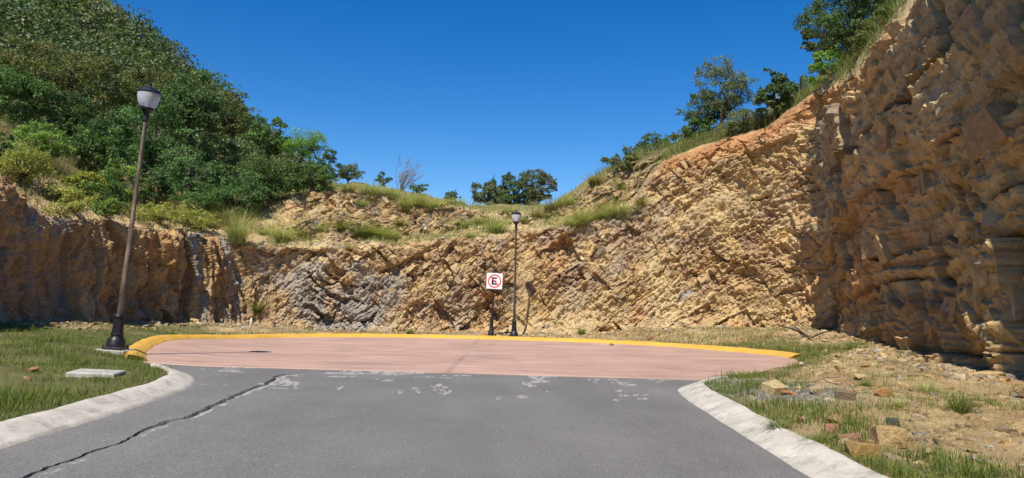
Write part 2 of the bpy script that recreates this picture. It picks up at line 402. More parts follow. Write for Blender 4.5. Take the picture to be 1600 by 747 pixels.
SET = tab(PXB, [(0, 0.25), (250, 0.0), (330, 0.25), (430, 0.7), (800, 0.9), (930, 1.6), (1020, 2.6), (1120, 2.2), (1220, 1.2), (1270, 0.3), (1330, -0.6), (1700, -0.72)])
TX, TY = BX + NX * SET, BY + NY * SET
ZT = hold(z_at(TX, TY, tab(px_of(TX, TY), TOP)))
ZT = ZT + np.where(np.arange(NC) < iL, 3.4 * sstep(17, 9, BY), 0)          # the bank climbs towards the near left
ZT = ZT + 0.16 * fbm(S * 0.9, S * 0, o=4, seed=3)
def base_z(x, y):                         # height of the cliff foot nearest to a point (coarse)
    pass
# ------------------------------------------------------------------ ground inside the cut, running out to the horizon
gx = np.concatenate([[-3000, -900, -250, -80, -30, -20], np.arange(-16, -11, 0.25), np.arange(-11, 9.5, 0.11), np.arange(9.5, 14, 0.25), [18, 30, 80, 250, 900, 3000]])
gy = np.concatenate([[-3000, -600, -120, -40, -20], np.arange(-14, 4, 0.4), np.arange(4, 32.5, 0.14), [34, 40, 60, 120, 400, 1200, 3500]])
GX, GY = np.meshgrid(gx, gy)
SD = signed_dist(GX, GY)
def nokerb(x, y):
    return np.maximum(sstep(3.1, 3.5, x) * sstep(11.9, 12.3, y) * sstep(19.3, 18.8, y), sstep(-5.4, -5.7, x) * sstep(11.5, 11.9, y) * sstep(13.6, 13.2, y))
def ground_h(x, y, sd):
    rise = 0.10 + 0.40 * sstep(2, 8.5, x) * sstep(12.5, 20, y) - 0.08 * sstep(2, 3, x) * sstep(14, 11, y) + 0.16 * sstep(-6, -11, x)
    h = road_z(x, y) + 0.115 + rise * sstep(0.3, 4.0, sd)
    h = h + (0.05 * fbm(x * 0.8, y * 0.8, o=3, seed=5) + 0.022 * fbm(x * 4, y * 4, o=3, seed=6)) * sstep(0.4, 1.4, sd)
    rub = sstep(2.6, 5.5, x) * sstep(0.5, 1.5, sd)
    h = h + rub * 0.06 * np.abs(fbm(x * 2.2, y * 2.2, o=3, seed=8))
    buried = nokerb(x, y)                       # here earth and grass have crept over the kerb
    hb = road_z(x, y) + 0.012 + (0.10 + rise * 0.6) * sstep(0.0, 1.6, sd) + 0.03 * fbm(x * 3, y * 3, o=3, seed=9)
    h = lerp(h, hb, buried)
    thr = np.where(buried > 0.5, 0.06 + 0.07 * fbm(x * 2.5, y * 2.5, o=3, seed=10), 0.31)
    h = np.where(sd < thr, road_z(x, y) - 0.12, h)
    return np.where((np.abs(x) > 19) | (y > 33) | (y < -19), -0.6, h)
GZ = ground_h(GX, GY, SD)
grassy = np.where(GX < -2, sstep(-0.75, 0.1, fbm(GX * 0.7, GY * 0.7, o=4, seed=11) + 0.9 * sstep(20, 12, GY)), 0)
right_w = sstep(1.2, 2.4, GX)
grassy = grassy + right_w * sstep(1.5, 0.3, SD) * sstep(-0.5, 0.5, fbm(GX * 1.5, GY * 1.5, o=3, seed=12) + 0.2)
grassy = np.clip(grassy + (GY > 19) * 0.35 * sstep(0.0, 0.7, fbm(GX * 1.1, GY * 1.1, o=3, seed=13)), 0, 1) * (1 - 0.6 * sstep(23, 28, GY))
def mixv(a, b, t): return np.asarray(a) * (1 - t[..., None]) + np.asarray(b) * t[..., None]
soil = mixv((0.33, 0.24, 0.12), (0.42, 0.31, 0.16), sstep(-0.6, 0.6, fbm(GX * 1.3, GY * 1.3, o=4, seed=14)))
soil = mixv(soil, (0.30, 0.17, 0.075), 0.6 * sstep(0.15, 0.7, fbm(GX * 0.9, GY * 0.9, o=4, seed=15)))
_gp = on_z(1165, 598, 0.2)
gravel = np.exp(-(((GX - _gp[0] - 0.3) / 1.0) ** 2 + ((GY - _gp[1] + 0.1) / 1.1) ** 2)) * right_w
soil = mixv(soil, (0.27, 0.26, 0.25), np.clip(gravel * 1.3 + 0.25 * fbm(GX * 3, GY * 3, o=3, seed=16) * gravel, 0, 0.9))
gcol = mixv(soil, (0.085, 0.10, 0.03), np.clip(grassy, 0, 1) * 0.85)
Vg = np.stack([GX, GY, GZ], -1).reshape(-1, 3)
ground = struct(link('ground', mesh_np('ground', Vg, grid_faces(*GX.shape), gcol.reshape(-1, 3), smooth=True), M['ground']))

# ------------------------------------------------------------------ paving
def border(x): return 12.62 - 0.055 * x
crk_px = [(36, 747), (86, 725), (132, 708), (178, 692), (225, 672), (261, 658), (284, 654), (330, 634), (373, 616), (400, 603), (413, 599), (433, 589), (463, 583)]
crk = np.array([on_z(a, b)[:2] for a, b in crk_px]); o_ = np.argsort(crk[:, 1]); crk = crk[o_]
def crack_x(y):
    x = np.interp(y, crk[:, 1], crk[:, 0])
    x = np.where(y < crk[0, 1], crk[0, 0] + (y - crk[0, 1]) * 0.05, x)
    return x + 0.04 * fbm(y * 2.2, y * 0, o=5, seed=21, g=0.6)
ay = np.concatenate([np.arange(-14, 3.5, 0.5), np.arange(3.5, 13.4, 0.04)])
inner = np.array([-1.0, -0.5, -0.12, 0.12, 0.5, 1.0])
ax = np.concatenate([np.arange(-5.2, -0.1, 0.06), np.full(6, 0.0), np.arange(0.1, 7.4, 0.06)])
i0 = len(np.arange(-5.2, -0.1, 0.06))
AX, AY = np.meshgrid(ax, ay)
wcr = (0.014 + 0.026 * sstep(-0.3, 0.6, fbm(ay * 0.9, ay * 0, o=3, seed=22))) * np.where(ay < 11.9, 1, 0.25)
AX[:, i0:i0 + 6] = inner[None, :] * wcr[:, None]
_j = np.random.RandomState(27)
AX[:, i0:i0 + 2] -= 0.009 * np.abs(_j.normal(size=(len(ay), 1))) * (ay < 11.9)[:, None]; AX[:, i0 + 4:i0 + 6] += 0.006 * np.abs(_j.normal(size=(len(ay), 1))) * (ay < 11.9)[:, None]
AX = AX + crack_x(ay)[:, None]
AYs = AY - 0.055 * AX * sstep(3.5, 12.62, AY)          # last rows follow the joint with the red paving
keep = AYs <= border(AX) + 1e-6
AYs = np.where(AY >= 12.62, np.minimum(AYs, border(AX)), AYs)
AZ = road_z(AX, AYs) + 0.012 * fbm(AX * 0.25, AYs * 0.25, o=2, seed=23) * sstep(13, 9, AYs)
AZ[:, i0 + 2:i0 + 4] -= 0.07; AZ[:, i0 + 1] -= 0.03; AZ[:, i0 + 4] -= 0.02
crackattr = np.zeros_like(AX); crackattr[:, i0 + 2:i0 + 4] = 0.9; crackattr[:, i0 + 1] = 0.5
pxa, pya = project(np.stack([AX, AYs, AZ], -1))
blobs = [(580, 584, 95, 6, 1), (700, 588, 60, 4, .7), (450, 593, 26, 8, 1.1), (420, 603, 18, 5, 1), (395, 609, 14, 5, .9), (455, 604, 18, 5, .9), (530, 604, 16, 6, .9), (600, 595, 16, 4, .8), (625, 613, 12, 5, .95), (650, 610, 12, 5, .9), (690, 607, 16, 7, 1.0), (700, 613, 14, 4, .85),
         (350, 578, 40, 4, .85), (400, 575, 40, 4, .8), (855, 592, 30, 7, 1.1), (825, 602, 20, 5, .95), (815, 620, 12, 4, .9), (785, 622, 10, 3, .7), (850, 610, 18, 3, .6), (940, 596, 22, 4, .8), (975, 598, 20, 5, .9), (968, 614, 14, 6, .9), (1003, 620, 12, 5, .85), (965, 626, 9, 3, .8), (1040, 594, 30, 3, .8), (340, 600, 40, 3, .5)]
patch = np.zeros_like(AX)
_b = np.random.RandomState(28)
blobs = [(cx + _b.uniform(-.8, .8) * rx, cy + _b.uniform(-.8, .8) * ry, rx * _b.uniform(.2, .55), ry * _b.uniform(.22, .45), a * _b.uniform(.75, 1.1)) for cx, cy, rx, ry, a in blobs for _ in range(6)]
for cx, cy, rx, ry, a in blobs:
    patch = np.maximum(patch, a * np.exp(-(((pxa - cx) / (rx * 1.1)) ** 2 + ((pya - cy) / (ry * 1.1)) ** 2) ** 1.5))
off = AX - crack_x(AYs)
strip = sstep(0.015, 0.04, off) * sstep(0.22, 0.10, off) * (0.50 + 0.35 * sstep(9, 11, AYs) + 0.22 * fbm(AYs * 1.3, AYs * 0, o=3, seed=25)) * (AYs < 12)
patch = np.maximum(patch, strip)
sdA = signed_dist(AX, AYs)
fc = grid_faces(*AX.shape); fk = (sdA.ravel()[fc] < 0.2).all(1)
yy = AYs.ravel()[fc]; area = np.abs(yy.max(1) - yy.min(1)) > 1e-5
fc = fc[fk & area]
def compact(V, fcs, *attrs):
    u, inv = np.unique(fcs, return_inverse=True); return V[u], inv.reshape(fcs.shape), [a[u] for a in attrs]
Va, fc, at2 = compact(np.stack([AX, AYs, AZ], -1).reshape(-1, 3), fc, patch.ravel(), crackattr.ravel())
struct(link('asphalt_road', mesh_np('asphalt_road', Va, fc, smooth=False, extra={'patch': at2[0], 'crack': at2[1]}), M['asphalt']))
rx_ = np.arange(-11, 8.6, 0.1); rv = np.concatenate([[0, 0.01], np.arange(0.08, 17, 0.08)])
RX, RV = np.meshgrid(rx_, rv); RY = RV + border(RX); RZ = road_z(RX, RY) + 0.006 + 0.006 * fbm(RX * 0.4, RY * 0.4, o=2, seed=30) * sstep(0, 1, RV)
RZ[0] -= 0.05; sdR = signed_dist(RX, RY)
j0, j1 = on_z(700, 584, -0.0), on_z(744, 533, -0.26)
jl = j0[0] + (RY - j0[1]) / (j1[1] - j0[1]) * (j1[0] - j0[0])
ck = 0.38 * np.exp(-((RX - jl - 0.02 * fbm(RY * 2, RY * 0, o=2, seed=31)) / 0.03) ** 2) * sstep(-0.4, 0.4, fbm(RY * 0.8, RY * 0, seed=33) + 0.35)
for (mx_, my_, hw) in ((735, 537, 1.0), (733, 541, 0.75), (579, 553, 0.3)):
    mp_ = on_z(mx_, my_, -0.22); ck = np.maximum(ck, 0.6 * sstep(hw, hw * 0.6, np.abs(RX - mp_[0])) * np.exp(-((RY - mp_[1] - 0.1 * vn(RX * 2, RX * 0, seed=4)) / 0.09) ** 2))
fc = grid_faces(*RX.shape); fc = fc[(sdR.ravel()[fc] < 0.2).all(1)]
Vr, fc, at2 = compact(np.stack([RX, RY, RZ], -1).reshape(-1, 3), fc, ck.ravel())
struct(link('red_paving', mesh_np('red_paving', Vr, fc, smooth=True, extra={'crack': at2[0]}), M['red']))

# ------------------------------------------------------------------ kerbs
LT = np.gradient(LOOP, axis=0); LN = np.stack([-LT[:, 1], LT[:, 0]], -1); LN /= np.linalg.norm(LN, axis=1, keepdims=True)
def kerb(name, ia, ib, prof, mat, seed):
    P = LOOP[ia:ib + 1]; N = LN[ia:ib + 1]; n = len(P)
    rows = []
    arc = np.concatenate([[0], np.cumsum(np.hypot(*np.diff(P, axis=0).T))])
    for k, (o, z) in enumerate(prof):
        X = P[:, 0] + N[:, 0] * o; Y = P[:, 1] + N[:, 1] * o
        wob = 0.012 * fbm(arc * 1.7, arc * 0 + k * 0.35, o=3, seed=seed); wz = 0.010 * fbm(arc * 2.3, arc * 0 + k * 0.5, o=3, seed=seed + 5)
        if k == len(prof) - 2: wob = wob * 3
        rows.append(np.stack([X + N[:, 0] * wob, Y + N[:, 1] * wob, road_z(P[:, 0], P[:, 1]) + z + (wz if 0 < k < len(prof) - 1 else 0)], -1))
    V = np.stack(rows, 0); nr, nc = V.shape[:2]
    caps = np.array([[k * nc for k in range(nr)], [k * nc + nc - 1 for k in range(nr)][::-1]])
    return struct(link(name, mesh_np(name, V.reshape(-1, 3), [grid_faces(nr, nc)[:, ::-1], caps], smooth=True), mat))
P_ROLL = [(-0.03, -0.06), (0.0, 0.012), (0.06, 0.03), (0.13, 0.06), (0.22, 0.10), (0.29, 0.122), (0.36, 0.13), (0.40, 0.10), (0.42, -0.1)]
P_YEL = [(-0.03, -0.06), (0.0, 0.012), (0.05, 0.04), (0.12, 0.085), (0.19, 0.115), (0.27, 0.125), (0.34, 0.125), (0.38, 0.09), (0.40, -0.1)]
_, il = loop_cut(KERB_L[0], (-6.6, 13.2)); iy = loop_cut(KERB_Y[-1], KERB_Y[-1])[0]
ilb = loop_cut((-5.75, 12.25), KERB_Y[0])[0]; irb = loop_cut((3.4, 12.3), KERB_Y[0])[0]
kerb('kerb', 0, ilb, P_ROLL, M['kerb'], 41)
kerb('yellow_kerb', il, iy, P_YEL, M['kerb_yellow'], 42)
kerb('kerb', irb, len(LOOP) - 1, P_ROLL, M['kerb'], 43)

# ------------------------------------------------------------------ rock cliff
NR = 190
vrow = np.linspace(0, 1, NR)[:, None]
Z0 = ZB - 0.45
TT = (Z0[None] + vrow * (ZT - Z0)[None]) - ZB[None]           # height above the foot
SS = np.broadcast_to(S[None], TT.shape); PX = np.broadcast_to(PXB[None], TT.shape)
wL = 1 - sstep(340, 500, PX); wR = sstep(1228, 1300, PX); wB = 1 - wL - wR
th = np.radians(tab(PXB, [(380, 62), (480, 46), (650, 38), (850, 40), (1000, 38), (1120, 33), (1220, 25), (1275, 17), (1400, 7), (1700, 5)]))
ds = np.gradient(S); SI = np.cumsum(np.sin(th) * ds); CI = np.cumsum(np.cos(th) * ds)
wx = 0.22 * fbm(SS * 0.55, TT * 0.55, o=3, seed=51); wy = 0.16 * fbm(SS * 0.6, TT * 0.6, o=3, seed=52)
fine = 0.014 * fbm(SS * 5, TT * 5, o=2, seed=53)
vb = TT * np.cos(th)[None] - SI[None] + wy + fine; ub = CI[None] + TT * np.sin(th)[None] + wx + fine
def cells(u, v, lu, lv, seed, tilt=1.0, crack=0.05, saw=0.0):
    vv = v / lv; vv = vv + 0.38 * vn(vv * 0.8, vv * 0, seed=seed)
    j = np.floor(vv); fv = vv - j
    uu = u / lu * (0.65 + 0.8 * h2(j, j * 0 + 7, seed)) + 17 * h2(j, j * 0 + 3, seed)
    uu = uu + 0.35 * vn(uu * 0.8, j * 3.7, seed=seed + 1)
    i = np.floor(uu); fu = uu - i
    hh = h2(i, j, seed + 2)
    d = hh - 0.5 + tilt * ((h2(i, j, seed + 3) - 0.5) * (fu - 0.5) + (h2(i, j, seed + 4) - 0.35) * (fv - 0.5)) + saw * (fv - 0.5)
    e = np.minimum(np.minimum(fu, 1 - fu) * lu, np.minimum(fv, 1 - fv) * lv)
    return d - crack * np.exp(-(e / 0.025) ** 2) / max(lv, 0.1), hh, h2(i, j, seed + 9)
big = fbm(SS * 0.33, TT * 0.33, o=3, seed=54)
rub = np.clip(sstep(-0.2, 0.4, fbm(ub * 0.28, vb * 1.1, o=3, seed=55)), 0, 1)
# back wall: beds dipping to the left, broken by joints
c1, ha, ca = cells(ub, vb, 1.7, 0.95, 60, 0.9); c2, hb, cb = cells(ub + 0.25 * vb, vb, 0.30, 0.72, 70, 1.3); c4, hd, cd = cells(ub - 0.2 * vb, vb, 0.75, 1.25, 75, 1.0); _bv = vb / 0.8 + 0.45 * vn(vb * 1.1, vb * 0, seed=76) + 0.12 * fbm(SS * 0.9, TT * 0.9, o=3, seed=79); bed = h2(np.floor(_bv), vb * 0, 77) - 0.5 + 0.45 * (_bv - np.floor(_bv) - 0.5)
scl = sstep(-0.25, 0.25, fbm(SS * 0.3, TT * 0.4, o=2, seed=78)); bedw = sstep(900, 1060, PX)
c3, hc, cc = cells(ub, vb, 0.24, 0.13, 80, 1.3, 0.03)
scree = fbm(SS * 3.2, TT * 3.2, o=5, seed=57, g=0.62)
ridge = 1 - np.abs(fbm(ub * 1.1, vb * 2.6, o=4, seed=58))
DB = 0.36 * big + 0.46 * c1 + (0.42 * c2 * (1 - scl) * (1 - 0.6 * bedw) + 0.40 * c4 * scl + 0.15 * c3) * (1 - 0.75 * rub) + bed * (0.12 + 0.26 * bedw) * (0.6 + 0.5 * big) + (0.12 * scree + 0.05 * ridge) * (0.35 + 0.65 * rub) + 0.05 * np.maximum(fbm(SS * 8, TT * 8, o=2, seed=59), -0.4)
# left: upright columns
sl = SS + wx * 1.2 + 0.12 * TT + fine; tl = TT + wy * 1.5 + 2.0 * vn(SS * 0.8, SS * 0, seed=64)
l1, la, lca = cells(tl, sl, 6.0, 0.8, 90, 0.6); l2, lb, lcb = cells(tl, sl, 3.2, 0.34, 100, 0.8); l3, lc, lcc = cells(tl, sl, 1.3, 0.15, 110, 1.0, 0.03)
DL = 0.45 * big + 0.72 * l1 + 0.40 * l2 + 0.14 * l3 + 0.09 * scree + 0.05 * np.maximum(fbm(SS * 8, TT * 6, o=2, seed=59), -0.4) + 0.03 * ridge
DL = lerp(DL, 0.35 * big + 0.45 * l1 + 0.25 * l2 + 0.16 * fbm(SS * 0.9, TT * 0.9, o=5, seed=69, g=0.6) + 0.08 * scree, sstep(230, 90, PX))
# right: thick, nearly level beds forming continuous ledges, cut by upright joints
vr = vb + 0.10 * fbm(SS * 0.5, TT * 0.2, o=3, seed=121); vq = vr / 1.4 + 0.42 * vn(vr * 0.9, vr * 0, seed=122)
jb = np.floor(vq); fvb = vq - jb; ra = h2(jb, jb * 0, 123)
ledge = ra - 0.5 + 0.30 * (fvb - 0.5) - 0.5 * np.exp(-(fvb / 0.05) ** 2)                      # undercut at the foot of each bed
uj = ub / 2.3 + 7 * h2(jb, jb * 0 + 5, 124) + 0.25 * vn(ub * 0.8, jb * 2.3, seed=125) + 0.06 * fbm(SS * 1.5, TT * 1.5, o=3, seed=126)
ij = np.floor(uj); fuj = uj - ij; rca = h2(ij, jb, 127)
block = rca - 0.5 + 0.5 * (h2(ij, jb, 128) - 0.5) * (fuj - 0.5) - 0.8 * np.exp(-(np.minimum(fuj, 1 - fuj) * 2.3 / 0.05) ** 2) * (h2(ij, jb, 129) > 0.35)
r2, rb, rcb = cells(ub, vr, 0.9, 0.42, 130, 0.9, 0.05, 0.25); r3, rc, rcc = cells(ub, vr, 0.36, 0.15, 140, 1.2, 0.03)
lam = fbm(ub * 0.25, vr * 7.0, o=3, seed=68)                                                   # thin lamination
DR = 0.16 * big + 0.52 * ledge + 0.42 * block + 0.20 * r2 + 0.09 * r3 + 0.02 * lam + 0.018 * scree
DR = DR + 0.42 * fbm(SS * 0.75, TT * 0.8, o=4, seed=133) * np.exp(-((PX - 1275) / 30) ** 2)
DR = DR + 0.7 * sstep(1.6, 0.6, TT + 0.3 * vn(SS * 2, SS * 0, seed=67)) * (0.58 + 0.3 * fbm(SS * 2.2, TT * 1.6, o=3, seed=134)) * (np.exp(-((PX - 1486 + 9 * (TT - 0.5)) / 20) ** 2) + 1.15 * np.exp(-((PX - 1572 + 8 * (TT - 0.5)) / 26) ** 2))
DR = DR + 0.26 * np.exp(-(((PX - 1500) / 26) ** 2 + ((TT - 4.6) / 0.8) ** 2)) + 0.22 * np.exp(-(((PX - 1378) / 9) ** 2 + ((TT - 6.2) / 0.9) ** 2))
DB = DB + 0.42 * fbm(SS * 0.75, TT * 0.8, o=4, seed=133) * np.exp(-((PX - 1275) / 30) ** 2)
DB = DB * (1 - 0.62 * np.exp(-((PX - 822) / 26) ** 2) * sstep(4.6, 3.2, TT))       # flatter face behind the upright lamp
D = wB * DB + wL * DL + wR * DR
# the wall leans back on the left and in the middle, stands upright or overhangs on the right
VV = np.clip((TT + 0.2) / np.maximum(ZT - ZB + 0.2, 0.5)[None], 0, 1)
lean = SET[None] * (VV ** 1.3) + wR * (0.12 * np.sin(np.pi * np.clip(VV, 0, 1)))
talus = 0.55 * np.exp(-np.clip(TT + 0.1, 0, 9) / 0.3) * (wB + 0.4 * wL + 0.25 * wR)
edge = 1 - 0.6 * sstep(0.95, 1.0, VV) * (1 - 0.6 * wL) * (1 - 0.8 * wR)
OFF = lean - D * edge - talus
CX = BX[None] + NX[None] * OFF; CY = BY[None] + NY[None] * OFF
CZ = ZB[None] + TT + 0.05 * scree * sstep(0.2, 1, TT) + 0.06 * c2 * wB
# rock colours by block and by zone
tan = (0.46, 0.33, 0.155); ochre = (0.48, 0.32, 0.125); orange = (0.44, 0.20, 0.065); grey = (0.25, 0.24, 0.235); brown = (0.23, 0.145, 0.085); pale = (0.54, 0.41, 0.21)
def pal(h, stops):
    hs = np.array([a for a, _ in stops]); cs = np.array([c for _, c in stops])
    return np.stack([np.interp(h, hs, cs[:, k]) for k in range(3)], -1)
mixh = np.clip(0.55 * cb + 0.3 * ca + 0.15 * cc, 0, 1)
colB = pal(mixh, [(0.12, brown), (0.25, (0.37, 0.23, 0.11)), (0.4, tan), (0.55, ochre), (0.68, pale), (0.8, (0.40, 0.24, 0.12)), (0.95, grey)])
colB = mixv(colB, (0.49, 0.365, 0.175), 0.7 * rub)
colB = mixv(colB, (0.33, 0.285, 0.215), 0.55 * sstep(0.0, 0.6, fbm(ub * 0.5, vb * 0.9, o=4, seed=157)) * sstep(1150, 950, PX))
colB = mixv(colB, (0.35, 0.225, 0.125), 0.5 * sstep(0.15, 0.7, fbm(ub * 0.9 + 5, vb * 1.6, o=4, seed=158)))
colB = mixv(colB, orange, 0.45 * sstep(0.3, 0.8, fbm(SS * 0.8, TT * 0.9, o=4, seed=151)) * sstep(0.2, 0.8, cb))
gz = np.exp(-(((PX - 545) / 85) ** 2 + ((TT - 1.3) / 1.1) ** 2)) + 0.5 * np.exp(-(((PX - 470) / 50) ** 2 + ((TT - 2.2) / 0.8) ** 2))
colB = mixv(colB, (0.30, 0.285, 0.255), np.clip(gz * 1.0 + 0.7 * fbm(SS * 1.5, TT * 1.5, o=4, seed=152) * (gz > 0.12), 0, 0.72))
colB = mixv(colB, (0.56, 0.44, 0.22), 0.6 * np.exp(-(((PX - 1035) - (TT - 1.5) * -8) / 24) ** 2) * sstep(4.5, 3, TT))
lm = np.clip(0.5 * lcb + 0.35 * lca + 0.15 * lcc, 0, 1)
colL = pal(lm, [(0.15, (0.30, 0.19, 0.10)), (0.35, (0.42, 0.29, 0.14)), (0.5, (0.46, 0.32, 0.15)), (0.62, (0.44, 0.24, 0.09)), (0.75, (0.32, 0.28, 0.22)), (0.92, grey)])
colL = mixv(colL, (0.40, 0.25, 0.11), 0.7 * sstep(240, 120, PX) * sstep(-0.5, 0.5, fbm(SS, TT, o=3, seed=153)))
rm = np.clip(0.40 * ra + 0.3 * rca + 0.2 * rcb + 0.1 * rcc, 0, 1)
colR = pal(rm, [(0.2, (0.27, 0.18, 0.095)), (0.35, (0.40, 0.275, 0.135)), (0.48, (0.43, 0.32, 0.17)), (0.58, (0.47, 0.34, 0.165)), (0.7, (0.37, 0.30, 0.20)), (0.85, (0.29, 0.23, 0.16))])
colR = mixv(colR, (0.44, 0.235, 0.09), np.clip(0.55 * sstep(0.05, 0.6, fbm(ub * 0.2, vr * 0.6, o=4, seed=154)) * sstep(1520, 1290, PX) + 0.4 * sstep(0.3, 0.75, fbm(ub * 0.3, vr * 1.3, o=4, seed=155)), 0, 0.65))
colR = mixv(colR, (0.40, 0.32, 0.20), 0.45 * sstep(0.1, 0.6, fbm(ub * 0.25 + 9, vr * 0.6, o=4, seed=156)) * sstep(1350, 1450, PX))
parting_shade_layers = np.exp(-((fvb - 0.02) / 0.085) ** 2) * (h2(jb, jb * 0, 131) > 0.2) + 0.6 * (np.abs(vn(vr * 2.6, SS * 0.15, seed=132)) < 0.06)
colR = mixv(colR, (0.17, 0.115, 0.065), np.clip(parting_shade_layers, 0, 0.85))          # shade painted into the undercut bed partings, plus thin dark rock layers
colR = colR * (1 + 0.2 * lam)[..., None] * np.array([1.05, 1.0, 0.84])
colR = np.clip(colR * 0.98, 0, 0.6)
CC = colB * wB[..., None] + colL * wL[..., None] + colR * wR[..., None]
CC = lerp(CC, CC.mean(-1, keepdims=True), 0.08)
red_top = sstep(0.84, 0.97, VV) * sstep(1000, 1060, PX) * sstep(1290, 1240, PX)
CC = mixv(CC, (0.43, 0.20, 0.075), 0.75 * red_top)
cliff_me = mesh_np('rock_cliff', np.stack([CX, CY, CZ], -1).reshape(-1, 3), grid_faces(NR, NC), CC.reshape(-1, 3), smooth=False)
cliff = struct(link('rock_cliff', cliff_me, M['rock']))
cliff['label'] = 'ochre and grey layered rock face cut round the turning circle'

# ------------------------------------------------------------------ terrace and slopes above the cliff
sub = np.arange(0, NC, 3); uS, uPX = S[sub], PXB[sub]; ux, uy = CX[-1][sub], CY[-1][sub]; uz = CZ[-1][sub]
nx_, ny_ = NX[sub], NY[sub]; px_s = uPX
iLs, iRs = np.searchsorted(sub, iL), np.searchsorted(sub, iR)
def hold2(z): z = z.copy(); z[:iLs] = z[iLs]; z[iRs:] = z[iRs]; return z
def row(offs, table):
    X = TX[sub] + nx_ * offs; Y = TY[sub] + ny_ * offs
    return X, Y, hold2(z_at(X, Y, tab(px_of(X, Y, 6.0), table)))
oA = tab(px_s, [(0, 3.0), (400, 2.6), (480, 2.2), (900, 2.0), (1020, 0.8), (1700, 0.8)])
oU = oA + tab(px_s, [(0, 4.0), (400, 3.0), (480, 1.6), (900, 1.6), (1000, 1.2), (1020, 1.0), (1700, 1.0)])
oS = oU + tab(px_s, [(0, 4.0), (400, 4.0), (500, 5), (900, 4), (1020, 2.0), (1700, 2.0)])
A_, U_, S_ = row(oA, TERR), row(oU, UPPER), row(oS, SKYL)
oF = oS + 26
F_ = (TX[sub] + nx_ * oF, TY[sub] + ny_ * oF, S_[2] + tab(px_s, [(0, 4), (350, 2), (480, -2), (1000, -2), (1100, 1), (1700, 1)]))
ctrl = [(ux + 0 * nx_, uy, uz - 0.06)] + [A_, U_, S_, F_]
cnt = [22, 52, 30, 16]; rows, kind = [], []
for k in range(4):
    a, b = ctrl[k], ctrl[k + 1]
    for t in np.linspace(0, 1, cnt[k], endpoint=(k == 3)):
        rows.append(np.stack([lerp(a[0], b[0], t), lerp(a[1], b[1], t), lerp(a[2], b[2], t)], -1)); kind.append(k + t)
UV = np.stack(rows, 0); kind = np.array(kind)[:, None] * np.ones((1, len(sub)))
UPX = np.broadcast_to(px_s[None], kind.shape); US = np.broadcast_to(uS[None], kind.shape)
rocky = sstep(410, 470, UPX) * sstep(1080, 1000, UPX) * sstep(0.3, 1.0, kind) * sstep(2.25, 1.9, kind)
uu, vv_ = US, UV[..., 2]
k1, kh, kc1 = cells(uu + vv_ * 0.6, vv_ - uu * 0.55, 0.5, 0.3, 160, 1.3)
k2, kh2, kc2 = cells(uu + vv_ * 0.6, vv_ - uu * 0.55, 1.5, 0.8, 170, 1.0)
sc2 = fbm(UV[..., 0] * 1.6, UV[..., 1] * 1.6, UV[..., 2] * 1.6, o=5, seed=171, g=0.58)
fade = sstep(0.0, 0.12, kind)
out = (0.30 * k1 + 0.45 * k2) * rocky * fade
UV[..., 0] -= nx_[None] * out; UV[..., 1] -= ny_[None] * out
UV[..., 2] += fade * (0.10 + 0.05 * rocky) * sc2 + fade * (1 - rocky) * 0.12 * fbm(UV[..., 0] * 0.6, UV[..., 1] * 0.6, o=2, seed=172) + fade * 0.12 * k1 * rocky
rc_ = pal(np.clip(0.6 * kc1 + 0.4 * kc2, 0, 1), [(0.1, brown), (0.3, (0.38, 0.25, 0.12)), (0.5, tan), (0.65, pale), (0.8, (0.42, 0.23, 0.1)), (0.95, grey)])
so_ = mixv((0.40, 0.29, 0.14), (0.46, 0.35, 0.18), sstep(-0.4, 0.4, sc2))
so_ = mixv(so_, (0.42, 0.20, 0.08), 0.8 * sstep(1000, 1060, UPX) * sstep(1330, 1260, UPX) * sstep(1.3, 0.5, kind))
uc = mixv(so_, rc_, rocky * 0.85)
green = np.clip(sstep(330, 200, UPX) * sstep(0.35, 1.0, kind) + sstep(1.9, 2.3, kind) * 0.8 + sstep(410, 330, UPX) * sstep(0.9, 1.3, kind) + 0.8 * sstep(960, 1060, UPX) * sstep(0.8, 1.4, kind), 0, 1)
uc = mixv(uc, (0.11, 0.10, 0.035), 0.8 * green)
slope = struct(link('upper_slope', mesh_np('upper_slope', UV.reshape(-1, 3), grid_faces(*kind.shape), uc.reshape(-1, 3), smooth=False), M['slope']))

# ------------------------------------------------------------------ the mountain to the left
PEAK = np.array([-92.0, 102.0]); PH, PSL = 60.0, 0.68
def hill_z(x, y):
    r = np.hypot(x - PEAK[0], y - PEAK[1])
    z = PH - PSL * r + 2.2 * fbm(x * 0.035, y * 0.035, o=4, seed=181) * sstep(4, 30, r) + 0.5 * fbm(x * 0.2, y * 0.2, o=3, seed=182)
    return z
hx = np.linspace(-230, 20, 120); hy = np.linspace(24, 230, 105)
HX, HY = np.meshgrid(hx, hy); HZ = np.maximum(hill_z(HX, HY), -3.0)
hc = mixv((0.05, 0.06, 0.022), (0.09, 0.085, 0.035), sstep(-0.5, 0.5, fbm(HX * 0.1, HY * 0.1, o=3, seed=183)))
hill = struct(link('hill', mesh_np('hill', np.stack([HX, HY, HZ], -1).reshape(-1, 3), grid_faces(*HX.shape), hc.reshape(-1, 3), smooth=True), M['hill']))
bpy.context.view_layer.update()
def surf(x, y, objs):
    best = -9.0
    for o in objs:
        ok, loc, nn, idx = o.ray_cast(Vector((x, y, 120)), Vector((0, 0, -1)))
        if ok: best = max(best, loc.z)
    return best
def hit(px, py, objs):
    v = ray(px, py); v = Vector(v / np.linalg.norm(v)); best = None
    for o in objs:
        ok, loc, nn, idx = o.ray_cast(Vector(CAM), v)
        if ok and (best is None or (loc - Vector(CAM)).length < best[1]): best = (loc, (loc - Vector(CAM)).length, nn)
    return best
